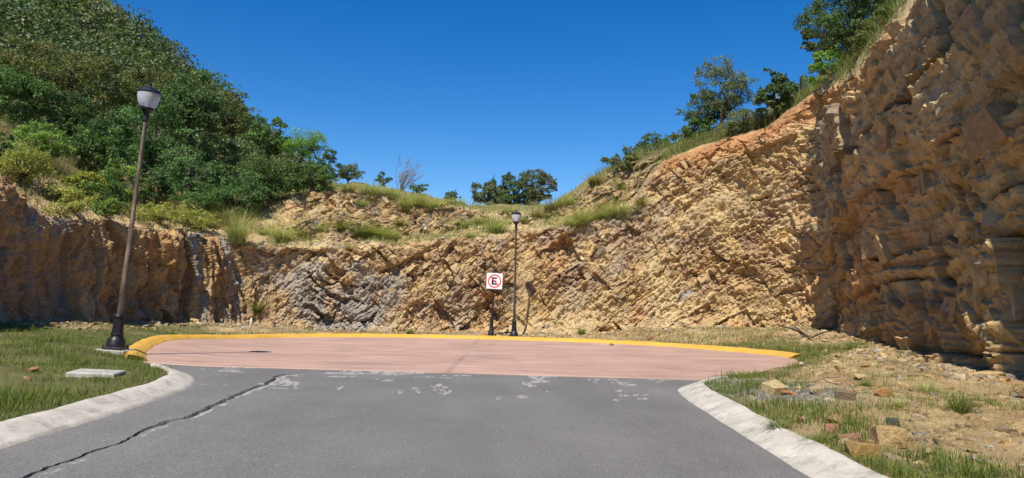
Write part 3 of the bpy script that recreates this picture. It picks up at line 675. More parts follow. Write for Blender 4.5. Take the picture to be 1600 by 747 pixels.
# ------------------------------------------------------------------ street lamps
def ornate_base(root, h, w, mat):
    """cast base: square plinth, bell, fluted shaft with rings; h total height, w plinth width"""
    g = Geo(); g.box((0, 0, 0.04 * h), (w, w, 0.08 * h), 0.012)
    part('plinth', g, mat, root)
    g = Geo(); r = w * 0.5
    g.lathe([(r * 0.97, 0.08 * h), (r * 0.97, 0.17 * h), (r * 0.90, 0.20 * h), (r * 0.88, 0.26 * h), (r * 0.74, 0.31 * h), (r * 0.62, 0.37 * h), (r * 0.60, 0.40 * h), (r * 0.68, 0.42 * h), (r * 0.68, 0.45 * h), (r * 0.58, 0.47 * h)], 20)
    part('bell', g, mat, root, True)
    g = Geo(); a = np.linspace(0, 2 * np.pi, 48, endpoint=False); rings = []
    for z, rr in ((0.46, 0.57), (0.9, 0.50)):
        q_ = r * rr * (1 - 0.07 * (np.cos(a * 12) > 0.2)); rings.append(np.stack([q_ * np.cos(a), q_ * np.sin(a), np.full(48, z * h)], -1))
    g.ring_strip(rings); part('fluted_shaft', g, mat, root)
    g = Geo(); g.lathe([(r * 0.5, 0.895 * h), (r * 0.60, 0.905 * h), (r * 0.62, 0.93 * h), (r * 0.56, 0.95 * h), (r * 0.60, 0.965 * h), (r * 0.56, 0.99 * h), (r * 0.34, 1.0 * h)], 20)
    part('collar', g, mat, root, True)
def street_lamp(loc, lean, hgt, pole_mat_, label, yaw):
    root = empty('street_lamp', loc, label, 'lamp', 'street lamps on the verge')
    root.rotation_euler = (lean[1], lean[0], yaw)
    hb = 0.68
    g = Geo(); g.box((0, 0, -0.05), (0.52, 0.52, 0.11), 0.012); part('concrete_pad', g, M['concrete'], root)
    for sx in (-1, 1):
        for sy in (-1, 1):
            g = Geo(); g.lathe([(0.016, 0.005), (0.016, 0.085)], 6, (0.155 * sx, 0.155 * sy, 0.0)); part('anchor_bolt', g, M['black'], root)
    ornate_base(root, hb, 0.35, M['black'])
    zt = hgt - 0.62
    g = Geo(); g.lathe([(0.052, hb - 0.02), (0.049, 1.6), (0.044, 1.62), (0.040, 3.2), (0.035, zt)], 16); part('pole', g, pole_mat_, root, True)
    g = Geo(); g.lathe([(0.046, zt - 0.16), (0.060, zt - 0.15), (0.060, zt - 0.10), (0.050, zt - 0.09), (0.052, zt - 0.02), (0.065, zt), (0.095, zt + 0.05), (0.125, zt + 0.07), (0.13, zt + 0.10), (0.11, zt + 0.115)], 24)
    part('fitter', g, M['black'], root, True)
    z0 = zt + 0.105; prof = []
    for z, r in ((0, 0.115), (0.03, 0.14), (0.08, 0.166), (0.14, 0.186), (0.20, 0.199), (0.25, 0.204), (0.285, 0.203), (0.30, 0.198)): prof.append((r, z0 + z))
    zz = np.linspace(prof[0][1], prof[-1][1], 31); rr = np.interp(zz, [p[1] for p in prof], [p[0] for p in prof]) + 0.0035 * np.tile([0, 1], 16)[:31]
    g = Geo(); g.lathe(list(zip(rr, zz)), 40, cap=False); part('globe', g, M['globe'], root, True)
    g = Geo(); g.lathe([(0.03, z0), (0.045, z0 + 0.02), (0.045, z0 + 0.1), (0.03, z0 + 0.2), (0.012, z0 + 0.22)], 12); part('lamp_socket', g, M['white_paint'], root, True)
    zc = z0 + 0.295
    g = Geo(); g.lathe([(0.203, zc - 0.005), (0.218, zc), (0.218, zc + 0.022), (0.205, zc + 0.03), (0.19, zc + 0.055), (0.15, zc + 0.09), (0.10, zc + 0.112), (0.055, zc + 0.125), (0.045, zc + 0.14)], 28); cap = part('cap', g, M['black'], root, True)
    g = Geo(); g.lathe([(0.03, zc + 0.135), (0.02, zc + 0.15), (0.032, zc + 0.17), (0.034, zc + 0.185), (0.02, zc + 0.205), (0.008, zc + 0.225)], 12); part('finial', g, M['black'], cap, True)
    return root
lp = at(180, 546, 13.6)
street_lamp((lp[0], lp[1], lp[2]), (math.radians(3.7), 0), 5.2, M['pole_worn'], 'leaning lamp post with worn rusty pole beside the grass, nearest of the two', 0.1)
rp = at(803, 527, 28.9)
street_lamp((rp[0], rp[1], rp[2]), (math.radians(-0.1), 0), 5.2, M['pole'], 'upright dark lamp post at the back kerb, just right of the no-parking sign', -0.1)

# ------------------------------------------------------------------ no-parking sign
sp_ = at(767, 527, 28.9)
root = empty('no_parking_sign', sp_, 'white square no-parking sign on black post behind the yellow kerb', 'sign')
root.rotation_euler = (0, math.radians(1.9), 0)
g = Geo(); g.box((0, 0, -0.04), (0.62, 0.42, 0.10), 0.012); part('concrete_pad', g, M['concrete'], root)
ornate_base(root, 0.80, 0.27, M['black'])
g = Geo(); g.lathe([(0.042, 0.78), (0.040, 2.70), (0.036, 2.71), (0.036, 2.74), (0.025, 2.76)], 14); part('post', g, M['black'], root, True)
SW = 0.66; zc = 2.27
def face(name, poly, y, mat, par, thick=0.004, holes=None):
    """flat plate in the x-z plane, facing the camera (-y)"""
    poly = np.asarray(poly, float); n = len(poly)
    V = np.concatenate([np.c_[poly[:, 0], np.full(n, y), poly[:, 1]], np.c_[poly[:, 0], np.full(n, y + thick), poly[:, 1]]])
    me = bpy.data.meshes.new(name)
    me.from_pydata(V.tolist(), [], [list(range(n)), list(range(2 * n - 1, n - 1, -1))] + [[i, n + i, n + (i + 1) % n, (i + 1) % n] for i in range(n)])
    return link(name, me, mat, par)
def rrect(cx, cz, w, h, r, k=5):
    out = []
    for sx, sz, a0 in ((1, 1, 0), (-1, 1, 90), (-1, -1, 180), (1, -1, 270)):
        for a in np.linspace(a0, a0 + 90, k): out.append((cx + sx * (w / 2 - r) + r * math.cos(math.radians(a)), cz + sz * (h / 2 - r) + r * math.sin(math.radians(a))))
    return out
board = face('board', rrect(0.02, zc, SW, SW, 0.03), -0.075, M['grey_metal'], root, 0.014)
face('white_face', rrect(0.02, zc, SW - 0.03, SW - 0.03, 0.025), -0.080, M['white_paint'], board, 0.004)
def ring(name, r0, r1, y, mat, par):
    a = np.linspace(0, 2 * np.pi, 64, endpoint=False); V = []
    for r, yy_ in ((r0, y), (r1, y), (r1, y + 0.003), (r0, y + 0.003)): V.append(np.stack([0.02 + r * np.cos(a), np.full(64, yy_), zc + r * np.sin(a)], -1))
    Q = [[k * 64 + j, k * 64 + (j + 1) % 64, ((k + 1) % 4) * 64 + (j + 1) % 64, ((k + 1) % 4) * 64 + j] for k in range(4) for j in range(64)]
    return link(name, mesh_np(name, np.concatenate(V), np.array(Q)), mat, par)
ex, ez = -0.115 + 0.02, zc - 0.15
face('letter_e', [(ex, ez), (ex + 0.21, ez), (ex + 0.21, ez + 0.062), (ex + 0.075, ez + 0.062), (ex + 0.075, ez + 0.122), (ex + 0.19, ez + 0.122), (ex + 0.19, ez + 0.178), (ex + 0.075, ez + 0.178), (ex + 0.075, ez + 0.238), (ex + 0.21, ez + 0.238), (ex + 0.21, ez + 0.30), (ex, ez + 0.30)], -0.0835, M['black_paint'], board, 0.003)
ring('prohibition_ring', 0.222, 0.268, -0.0875, M['red_paint'], board)
c_ = math.sqrt(0.5); hw = 0.022; L_ = 0.225
face('prohibition_slash', [(0.02 + (-L_ * c_ + hw * c_), zc + L_ * c_ + hw * c_), (0.02 + (-L_ * c_ - hw * c_), zc + L_ * c_ - hw * c_), (0.02 + (L_ * c_ - hw * c_), zc - L_ * c_ - hw * c_), (0.02 + (L_ * c_ + hw * c_), zc - L_ * c_ + hw * c_)], -0.0865, M['red_paint'], board, 0.003)
for z in (zc - 0.18, zc + 0.18):
    g = Geo(); g.box((0.0, -0.0, z), (0.12, 0.12, 0.035)); part('clamp', g, M['black'], root)

# ------------------------------------------------------------------ concrete cover in the grass
cp = on_z(152, 563, 0.33)
g = Geo(); g.box((0, 0, 0), (0.64, 0.42, 0.13), 0.015); cov = Geo()
lid = link('utility_cover', g.mesh('utility_cover'), M['concrete']); lid.location = (cp[0], cp[1], surf(cp[0], cp[1], [ground]) + 0.0); lid.rotation_euler = (0.02, 0.03, 0.12)
tag(lid, 'flat grey concrete utility box lid lying in the grass near the leaning lamp', 'cover')
# ------------------------------------------------------------------ foliage
RS = np.random.RandomState
def unit(v): return v / (np.linalg.norm(v, axis=-1, keepdims=True) + 1e-9)
def leaves_geo(rng, P, Nrm, size, col, aspect=0.5):
    """one folded leaf (two triangles) per point"""
    n = len(P); t = unit(np.cross(Nrm, rng.normal(size=(n, 3)))); b = np.cross(Nrm, t)
    size = np.broadcast_to(size, n)[:, None]
    hw = size * aspect * 0.5
    fold = Nrm * size * 0.12
    V = np.stack([P - t * size * 0.5, P + b * hw + fold, P + t * size * 0.5, P - b * hw + fold], 1).reshape(-1, 3)
    i = np.arange(n)[:, None] * 4
    F_ = np.concatenate([i + np.array([[0, 1, 2]]), i + np.array([[0, 2, 3]])], 1).reshape(-1, 3)
    return V, F_, np.repeat(col, 4, axis=0)
def cvar(rng, n, cols, jit=0.25):
    cols = np.asarray(cols, float); k = rng.randint(len(cols), size=n); f = rng.uniform(0, 1, (n, 1))
    k2 = rng.randint(len(cols), size=n)
    c = cols[k] * f + cols[k2] * (1 - f)
    return c * (1 + jit * rng.uniform(-1, 1, (n, 1)))
def crown_pts(rng, centre, rad, nclump, n, lump=0.36, flat=0.75, up=0.35):
    """leaf points on many small uneven clumps and sprigs that fill a lobed ellipsoid"""
    rad = np.asarray(rad, float)
    d = unit(rng.normal(size=(nclump, 3))); off = rng.uniform(0, 50, 3)
    lobe = 1 + 0.38 * vn(d[:, 0] * 1.7 + off[0], d[:, 1] * 1.7 + off[1], d[:, 2] * 1.7 + off[2], seed=3)[:, None]
    rr = rng.uniform(0.25, 1.0, (nclump, 1)) ** 0.5
    C = centre + d * rr * lobe * rad * (1 - lump * 0.45)
    cr = np.mean(rad) * lump * rng.uniform(0.4, 1.2, nclump) * (1.1 - 0.4 * rr[:, 0])
    an = rng.uniform(0.6, 1.5, (nclump, 3))
    k = rng.choice(nclump, n, p=cr ** 2 / (cr ** 2).sum())
    v = unit(rng.normal(size=(n, 3))); v[:, 2] = np.where(v[:, 2] < -0.5, -v[:, 2] * 0.8, v[:, 2])
    r_ = cr[k][:, None] * (rng.uniform(0.3, 1.0, (n, 1)) ** 0.5)
    P = C[k] + v * r_ * an[k] * np.array([1, 1, flat])
    # sprigs: short leafy twigs that break the outline
    sp = rng.uniform(size=n) < 0.16; ns = max(nclump * 2, 8); sk = rng.randint(nclump, size=ns)
    sdir = unit(unit(C[sk] - centre) * 0.8 + 0.6 * rng.normal(size=(ns, 3)) + np.array([0, 0, .35])); sl = cr[sk] * rng.uniform(.8, 1.7, ns)
    q = rng.randint(ns, size=sp.sum()); t = rng.uniform(.35, 1, (sp.sum(), 1))
    P[sp] = C[sk[q]] + sdir[q] * sl[q][:, None] * t + rng.normal(size=(sp.sum(), 3)) * 0.10 * cr[sk[q]][:, None]
    Nn = unit(v * 0.7 + np.array([0, 0, up]) + 0.6 * rng.normal(size=(n, 3)))
    return P, Nn, k, C, cr
def limb(g, rng, a, b, r0, r1, seg=5, wob=0.12, n=5):
    a = np.asarray(a, float); b = np.asarray(b, float); t = np.linspace(0, 1, n)[:, None]
    L = np.linalg.norm(b - a); pts = a + (b - a) * t + np.sin(t * np.pi) * rng.normal(size=(1, 3)) * wob * L + rng.normal(size=(n, 3)) * 0.02 * L * (t > 0) * (t < 1)
    pts[:, 2] += 0.12 * L * np.sin(t[:, 0] * np.pi) * 0.5
    g.tube(pts, np.linspace(r0, r1, n), seg)
GREENS = {
 'dark': [(0.030, 0.058, 0.018), (0.045, 0.076, 0.022), (0.065, 0.098, 0.028)],
 'mid': [(0.05, 0.085, 0.02), (0.075, 0.12, 0.028), (0.035, 0.065, 0.018)],
 'glossy': [(0.03, 0.07, 0.022), (0.055, 0.105, 0.03), (0.09, 0.14, 0.045)],
 'light': [(0.10, 0.15, 0.03), (0.14, 0.19, 0.04), (0.07, 0.11, 0.025)],
 'olive': [(0.07, 0.085, 0.025), (0.10, 0.11, 0.035), (0.05, 0.07, 0.02)],
 'autumn': [(0.055, 0.075, 0.022), (0.07, 0.085, 0.025), (0.12, 0.09, 0.03), (0.045, 0.07, 0.02), (0.06, 0.085, 0.02)],
 'greygreen': [(0.075, 0.095, 0.05), (0.11, 0.125, 0.065), (0.05, 0.07, 0.03)],
 'yellowgreen': [(0.17, 0.18, 0.04), (0.12, 0.14, 0.03), (0.22, 0.21, 0.05)],
 'bright': [(0.09, 0.17, 0.025), (0.06, 0.12, 0.02), (0.14, 0.22, 0.035)],
}
def rim_depth(px, bot, d0):               # depth at which the slope carries a plant whose foot shows at row bot
    best = None
    for d in np.arange(max(14, d0 - 8), d0 + 14, 0.5):
        p = at(px, bot, d); z = surf(p[0], d, [slope, hill])
        if z < 0.5: continue
        py = float(project(np.array([p[0], d, z]))[1]); e = abs(py - (bot - 3)) + 0.5 * abs(d - d0)
        if best is None or e < best[0]: best = (e, d)
    return best[1] if best else d0
def plant(name, cat, label, px, d, wpx, top, bot, tint, n, leaf=0.12, seed=1, lump=0.34, nclump=34, dpt=0.8, aspect=0.5, group=None, accents=None, trunk=0.05, flat=0.75, lean=0.0, fix=False):
    """shrub or tree: crown fills px +- wpx/2, rows top..bot at depth d; stem goes down to the slope"""
    rng = RS(seed)
    if not fix: d = rim_depth(px, bot, d)
    n = int(n * 1.45); leaf = leaf * 0.8; nclump = int(nclump * 1.7); lump = lump * 0.92
    c = at(px, (top + bot) / 2, d); rw = wpx / F * d / 2; rh = (bot - top) / F * d / 2
    base_xy = (c[0] + lean, d); zb = surf(base_xy[0], base_xy[1], [slope, hill, ground, cliff])
    zb = min(zb, c[2] - rh * 0.3)
    if cat == 'shrub' and 0 < c[2] - rh - zb < 2.5:          # shrubs are leafy down to the ground
        zt0 = c[2] + rh; rh = (zt0 - zb) / 2; c[2] = zt0 - rh
    root = empty(name, (base_xy[0], base_xy[1], zb), label, cat, group)
    o = np.array([base_xy[0], base_xy[1], zb])
    P, Nn, k, C, cr = crown_pts(rng, c - o, (rw, rw * dpt, rh), nclump, n, lump, flat)
    clump_f = (0.78 + 0.5 * rng.uniform(size=nclump))[k][:, None]
    col = cvar(rng, n, GREENS[tint]) * clump_f * 2.2
    if accents:
        ac, frac, where = accents
        m = rng.uniform(size=n) < frac * np.where(Nn[:, 2] > 0.2, 1.4, 0.4) * (0.3 + 1.4 * rng.uniform(size=nclump)[k])
        if where: m = m & (P[:, 2] > (c - o)[2] + rh * where)
        col[m] = np.asarray(ac) * rng.uniform(0.7, 1.25, (m.sum(), 1))
    sz = leaf * rng.uniform(0.65, 1.3, n)
    V, Fc, cc_ = leaves_geo(rng, P, Nn, sz, col, aspect)
    link('crown', mesh_np('crown', V, Fc, cc_), M['leaf'], root)
    g = Geo(); r0 = max(trunk, 0.02)
    fork = np.array([-lean * 0.3, 0, max(0.15, (c - o)[2] - rh * 0.6)]); 
    limb(g, rng, (0, 0, -0.25), fork, r0 * 1.3, r0 * 0.9, 7, 0.05)
    for q_ in rng.choice(nclump, min(nclump, 12), replace=False): limb(g, rng, fork, C[q_], r0 * 0.6, r0 * 0.15, 4)
    link('trunk', g.mesh('trunk', True), M['bark'], root)
    return root
LG = 'shrubs and trees on the left slope'; RG = 'trees and shrubs on the right crest'; CG = 'trees on the skyline in the middle'
# name, category, label, px, depth, width, top, bottom, tint, leaves, leaf size ...
SHRUBS = [
 ('tall_tree', 'tree', 'broad dark tree with a dense rounded crown right of the leaning lamp head', 300, 36, 120, 108, 240, 'dark', 9000, .16, dict(nclump=46, trunk=.12)),
 ('leafy_tree', 'tree', 'glossy large-leaved tree directly behind the leaning lamp head', 232, 31, 130, 128, 285, 'glossy', 9500, .17, dict(nclump=48, trunk=.1, aspect=.42)),
 ('autumn_tree', 'tree', 'olive tree with browning leaves at the left photo edge, highest of the near trees', 45, 40, 150, 52, 190, 'autumn', 9000, .15, dict(nclump=46, trunk=.12, accents=((.30, .19, .07), .09, 0))),
 ('autumn_tree', 'tree', 'olive-brown tree with rusty tips just left of and above the leaning lamp head', 150, 43, 150, 78, 190, 'autumn', 9000, .15, dict(nclump=46, trunk=.12, accents=((.28, .19, .06), .08, 0))),
 ('autumn_tree', 'tree', 'rust-flecked olive tree behind and right of the leaning lamp head, below the mountain', 245, 46, 130, 90, 190, 'autumn', 7500, .15, dict(nclump=40, trunk=.1, accents=((.26, .16, .07), .08, 0))),
 ('leafy_shrub', 'shrub', 'deep green shrub filling the left edge above the dry grass slope', 25, 30, 130, 105, 210, 'mid', 8500, .13, dict(nclump=44)),
 ('leafy_shrub', 'shrub', 'dark shrub with yellow-flecked leaves between the left edge and the leaning lamp', 120, 32, 130, 130, 235, 'dark', 8500, .13, dict(nclump=44, accents=((.25, .22, .05), .04, 0))),
 ('leafy_shrub', 'shrub', 'green shrub left of the leaning pole, above the yellow-flowering shrub', 150, 27, 110, 185, 285, 'mid', 7500, .12, dict(nclump=40)),
 ('leafy_shrub', 'shrub', 'pale mid-green shrub at the foot of the large-leaved tree behind the leaning pole', 195, 26, 80, 240, 318, 'light', 4500, .11, dict(nclump=30)),
 ('leafy_shrub', 'shrub', 'rounded green shrub with pale leaf tips right of the leaning pole', 300, 28, 110, 228, 320, 'glossy', 7500, .12, dict(nclump=40, accents=((.20, .22, .10), .10, 0))),
 ('leafy_shrub', 'shrub', 'dark shaded shrub low between the leaning pole and the rounded pale-tipped shrub', 245, 27, 70, 260, 325, 'dark', 4200, .11, dict(nclump=28)),
 ('leafy_shrub', 'shrub', 'dense dark shrub in front of the broad dark tree, yellow leaves on top', 345, 33, 80, 198, 275, 'dark', 5000, .13, dict(nclump=32, accents=((.22, .22, .05), .10, .5))),
 ('leafy_shrub', 'shrub', 'wide bright shrub overhanging the rock edge below the umbrella-shaped tree', 420, 33, 150, 240, 325, 'mid', 9500, .13, dict(nclump=50, accents=((.22, .17, .05), .05, .2))),
 ('leafy_shrub', 'shrub', 'dark leafy shrub whose underside shades the bare earth above the cliff', 375, 30, 95, 275, 345, 'glossy', 6000, .12, dict(nclump=36)),
 ('leafy_shrub', 'shrub', 'green shrub at the right end of the left thicket, beside bare earth', 490, 34, 80, 250, 308, 'mid', 4500, .12, dict(nclump=30)),
 ('hillside_tree', 'tree', 'grey-green tree on the slope right of the broad dark tree', 365, 50, 90, 140, 225, 'olive', 5500, .16, dict(nclump=36, trunk=.1)),
 ('hillside_tree', 'tree', 'light green tree on the skyline left of the umbrella-shaped tree', 418, 46, 80, 178, 250, 'mid', 5000, .15, dict(nclump=34, trunk=.1)),
 ('umbrella_tree', 'tree', 'flat-topped feathery green tree on the left skyline', 474, 40, 92, 196, 254, 'bright', 6000, .12, dict(nclump=40, trunk=.09, aspect=.3, flat=.7, lump=.42)),
 ('leafy_shrub', 'shrub', 'dark small shrub under the right side of the flat-topped tree', 512, 38, 50, 228, 270, 'dark', 2400, .12, dict(nclump=20)),
 ('low_shrub', 'shrub', 'low green shrub where the left thicket runs out along the skyline', 545, 40, 60, 256, 288, 'greygreen', 2600, .11, dict(nclump=20)),
 ('low_shrub', 'shrub', 'small dark shrub on the skyline left of the bare feathery shrub', 600, 41, 26, 268, 290, 'dark', 1000, .10, dict(nclump=12, lump=.5)),
 ('low_shrub', 'shrub', 'small green shrub on the skyline right of the bare feathery shrub', 652, 41, 34, 284, 300, 'mid', 900, .10, dict(nclump=12, lump=.5)),
 ('low_shrub', 'shrub', 'tiny dark shrub on the skyline left of the middle tree group', 708, 44, 30, 299, 314, 'dark', 900, .10, dict(nclump=12, lump=.5)),
 ('leafy_shrub', 'shrub', 'light green shrub on the slope at the left edge, above the dry grass', 60, 24, 100, 190, 262, 'light', 5500, .10, dict(nclump=34)),
 ('leafy_shrub', 'shrub', 'mid-green shrub low on the slope between the flowering shrub and the leaning pole', 175, 24, 70, 272, 330, 'mid', 3800, .10, dict(nclump=28)),
 ('leafy_shrub', 'shrub', 'green shrub under the rounded pale-tipped shrub, nearest the cliff edge', 310, 26.5, 90, 290, 345, 'mid', 4600, .10, dict(nclump=30)),
 ('weedy_shrub', 'shrub', 'pale yellow-green weedy shrub sprawling over the bank at the left photo edge', 35, 17.5, 110, 222, 292, 'yellowgreen', 6000, .07, dict(nclump=40)),
 ('weedy_shrub', 'shrub', 'pale weedy shrub below the flowering shrub, spilling over the cliff edge', 135, 20.5, 80, 305, 350, 'yellowgreen', 4000, .075, dict(nclump=30)),
 ('weedy_shrub', 'shrub', 'yellow-green weedy shrub between the leaning pole and the tall cliff-edge tuft', 300, 27, 90, 325, 362, 'yellowgreen', 4200, .08, dict(nclump=30)),
 ('flowering_shrub', 'shrub', 'shrub topped with yellow flowers left of the leaning pole', 133, 22, 76, 266, 318, 'light', 5000, .09, dict(nclump=34, accents=((.50, .36, .02), .45, .25))),
 ('weedy_shrub', 'shrub', 'yellow-green weedy shrub on the cliff edge at the lower left', 95, 19.5, 90, 285, 350, 'yellowgreen', 5500, .075, dict(nclump=36)),
 ('weedy_shrub', 'shrub', 'pale weedy shrub on the cliff edge just right of the leaning pole', 250, 25.5, 95, 312, 352, 'yellowgreen', 4500, .08, dict(nclump=30)),
 ('weedy_shrub', 'shrub', 'green weed clump hugging the cliff edge just left of the leaning pole', 165, 22.5, 60, 305, 345, 'light', 3400, .08, dict(nclump=26)),
 ('overhanging_branch_shrub', 'shrub', 'dark leafy branch poking in at the left photo edge above the earth bank', 2, 16.5, 40, 200, 255, 'dark', 1500, .10, dict(nclump=14)),
]
for i, (nm, cat, lab, px, d, w_, tp, bt, tint, n_, lf, kw) in enumerate(SHRUBS):
    plant(nm, cat, lab, px, d, w_, tp, bt, tint, n_, lf, seed=300 + i, group=LG, **kw)
MID = [
 ('round_tree', 'tree', 'small dense round tree, leftmost of the middle skyline group', 764, 44, 62, 277, 326, 'greygreen', 3600, .12, dict(nclump=26, trunk=.08)),
 ('skyline_tree', 'tree', 'airy dark tree in the centre of the middle skyline group', 804, 46, 72, 266, 330, 'dark', 4200, .13, dict(nclump=28, trunk=.09, lump=.36, accents=((.12, .09, .06), .2, 0))),
 ('skyline_tree', 'tree', 'tallest thin-leaved tree, rightmost of the middle skyline group', 842, 45, 58, 260, 324, 'olive', 3000, .12, dict(nclump=26, trunk=.08, lump=.36, accents=((.16, .12, .09), .25, 0))),
 ('low_shrub', 'shrub', 'dark green shrub under the middle skyline trees', 785, 44, 95, 303, 328, 'dark', 3000, .11, dict(nclump=24)),
]
for i, (nm, cat, lab, px, d, w_, tp, bt, tint, n_, lf, kw) in enumerate(MID):
    plant(nm, cat, lab, px, d, w_ * 1.12, tp, bt + 4, tint, int(n_ * 1.8), lf, seed=400 + i, group=CG, **kw)
RIGHT = [
 ('feathery_tree', 'tree', 'airy grey-green tree with an open crown on the right skyline', 1128, 33, 112, 84, 190, 'greygreen', 5200, .12, dict(nclump=44, trunk=.09, lump=.32, aspect=.4)),
 ('round_tree', 'tree', 'compact dark tree with large leaves right of the open-crowned tree', 1212, 31, 64, 104, 184, 'dark', 3600, .14, dict(nclump=26, trunk=.08, accents=((.10, .14, .08), .25, 0))),
 ('leafy_shrub', 'shrub', 'dark green shrub under the open-crowned tree on the right skyline', 1108, 31, 84, 148, 206, 'dark', 4500, .11, dict(nclump=32)),
 ('weedy_shrub', 'shrub', 'grey-green weedy shrub on the crest below the open-crowned tree', 1165, 29, 90, 168, 206, 'greygreen', 4000, .08, dict(nclump=30)),
 ('weedy_shrub', 'shrub', 'yellow-green weedy clump on the crest above the reddish earth', 1225, 27, 100, 146, 200, 'yellowgreen', 6000, .08, dict(nclump=36, accents=((.30, .19, .07), .15, .2))),
 ('leafy_shrub', 'shrub', 'green shrub midway up the right skyline, lowest of the crest shrubs', 1025, 34, 62, 206, 244, 'mid', 3400, .10, dict(nclump=26)),
 ('weedy_shrub', 'shrub', 'olive weedy shrub on the right skyline between two green shrubs', 1068, 32, 56, 198, 232, 'olive', 3000, .09, dict(nclump=24)),
 ('leafy_shrub', 'shrub', 'deep green shrub on the right skyline, left of the open-crowned tree', 1088, 31.5, 50, 180, 222, 'mid', 2600, .10, dict(nclump=24)),
 ('weedy_shrub', 'shrub', 'straggly grey-green shrub on the right skyline beside the lowest crest shrub', 1000, 35, 50, 220, 258, 'greygreen', 2200, .09, dict(nclump=22)),
 ('weedy_shrub', 'shrub', 'bushy olive weed between the dark compact tree and the cactus', 1245, 26, 50, 128, 172, 'light', 2800, .085, dict(nclump=24)),
 ('low_shrub', 'shrub', 'small pale shrub at the bottom of the right skyline', 975, 36, 56, 232, 268, 'olive', 2600, .09, dict(nclump=22)),
 ('overhanging_tree', 'tree', 'large dark tree overhanging the top of the shaded cliff', 1345, 22.8, 190, -70, 98, 'dark', 12000, .11, dict(nclump=60, trunk=.16, lump=.33, fix=True, accents=((.10, .13, .06), .15, 0))),
 ('overhanging_tree', 'tree', 'drooping thin-leaved tree at the left of the large overhanging one', 1280, 29, 62, 15, 100, 'olive', 2600, .12, dict(nclump=24, trunk=.06, lump=.28)),
 ('leafy_shrub', 'shrub', 'bright green shrub on the cliff edge below the large overhanging tree', 1308, 26, 84, 74, 152, 'bright', 5600, .095, dict(nclump=36, fix=True)),
 ('weedy_shrub', 'shrub', 'olive weedy shrub on the cliff edge between the bright shrub and the frame top', 1372, 20.5, 90, 18, 92, 'olive', 4200, .08, dict(nclump=30, fix=True)),
 ('leafy_shrub', 'shrub', 'dark leafy shrub clinging to the top of the shaded cliff at the frame top', 1405, 19.0, 90, -40, 44, 'mid', 4200, .09, dict(nclump=30, fix=True)),
]
for i, (nm, cat, lab, px, d, w_, tp, bt, tint, n_, lf, kw) in enumerate(RIGHT):
    plant(nm, cat, lab, px, d, w_ * 1.1, tp, bt + 5, tint, int(n_ * 1.7), lf, seed=500 + i, group=RG, **kw)
# narrow dark columnar cactus on the right crest
cd_ = rim_depth(1256, 150, 25); cp_ = at(1256, 150, cd_); zb = surf(cp_[0], cp_[1], [slope, cliff]); zt_ = at(1256, 117, cd_)[2]
root = empty('columnar_cactus', (cp_[0], cp_[1], zb), 'narrow dark upright cactus on the right crest beside the bright shrub', 'cactus')
g = Geo(); a = np.linspace(0, 2 * np.pi, 20, endpoint=False); rings = []
for t in np.linspace(-0.1, 1, 9):
    r_ = 0.15 * (1 - 0.12 * np.cos(a * 10)) * (1.0 if t < 0.9 else 0.55); rings.append(np.stack([r_ * np.cos(a), r_ * np.sin(a), np.full(20, t * (zt_ - zb))], -1))
g.ring_strip(rings); link('stem', g.mesh('stem', True), mat_flat('cactus_skin', (0.035, 0.05, 0.025), 0.7), root)
# bare feathery shrub on the skyline
bp = at(625, 292, rim_depth(625, 294, 38)); zb = surf(bp[0], bp[1], [slope]); rng = RS(77)
root = empty('bare_shrub', (bp[0], bp[1], zb), 'bare pale feathery shrub leaning right on the skyline', 'shrub')
g = Geo(); g2 = Geo()
for k in range(16):
    e = np.array([rng.uniform(-0.15, 1.15), rng.uniform(-.4, .4), rng.uniform(0.6, 1.75)]); limb(g, rng, (0, 0, -.1), e, .02, .006, 4, .06)
    for j in range(14):
        s_ = e * rng.uniform(.4, 1); limb(g2, rng, s_, s_ + np.array([rng.uniform(0, .35), rng.uniform(-.15, .15), rng.uniform(.1, .4)]), .007, .003, 3, .1, 3)
link('branch_spray', g.mesh('branch_spray'), M['drywood'], root); link('twig_spray', g2.mesh('twig_spray'), M['drywood'], root)

# ------------------------------------------------------------------ far wood on the mountain: one mass
rng = RS(900); VS, FS, CS, nv = [], [], [], 0
tx, ty = [], []
while len(tx) < 3600:
    y = rng.uniform(42, 175); u = rng.uniform(-0.80, -0.12); x = u * y
    z = hill_z(x, y)
    if z > 0.5 and np.hypot(x - PEAK[0], y - PEAK[1]) > 6: tx.append(x); ty.append(y)
tx = np.array(tx); ty = np.array(ty); tz = hill_z(tx, ty)
for x, y, z in zip(tx, ty, tz):
    r = (0.9 + 2.2 * rng.uniform() ** 2) * (0.8 + y / 260); n = int(47 * np.clip((r / 1.9) ** 1.3, .45, 2.2))
    v = unit(rng.normal(size=(n, 3))); v[:, 2] = np.abs(v[:, 2])
    P = np.array([x, y, z + r * 0.35]) + v * r * np.array([1, 1, .85]) * rng.uniform(.75, 1.12, (n, 1))
    tint = ['mid', 'olive', 'dark', 'autumn', 'greygreen'][min(4, int(rng.uniform() ** 1.4 * 5))]
    col = cvar(rng, n, GREENS[tint]) * rng.uniform(.65, 1.35) * 1.7
    V, Fc, cc_ = leaves_geo(rng, P, unit(v + .5 * rng.normal(size=(n, 3)) + np.array([0, 0, .2])), (0.22 + 0.0028 * y) * rng.uniform(.7, 1.3, n), col, .7)
    VS.append(V); FS.append(Fc + nv); CS.append(cc_); nv += len(V)
stuff(link('hillside_wood', mesh_np('hillside_wood', np.concatenate(VS), np.concatenate(FS), np.concatenate(CS)), M['leaf']), 'dense green wood covering the mountain on the left', 'wood')

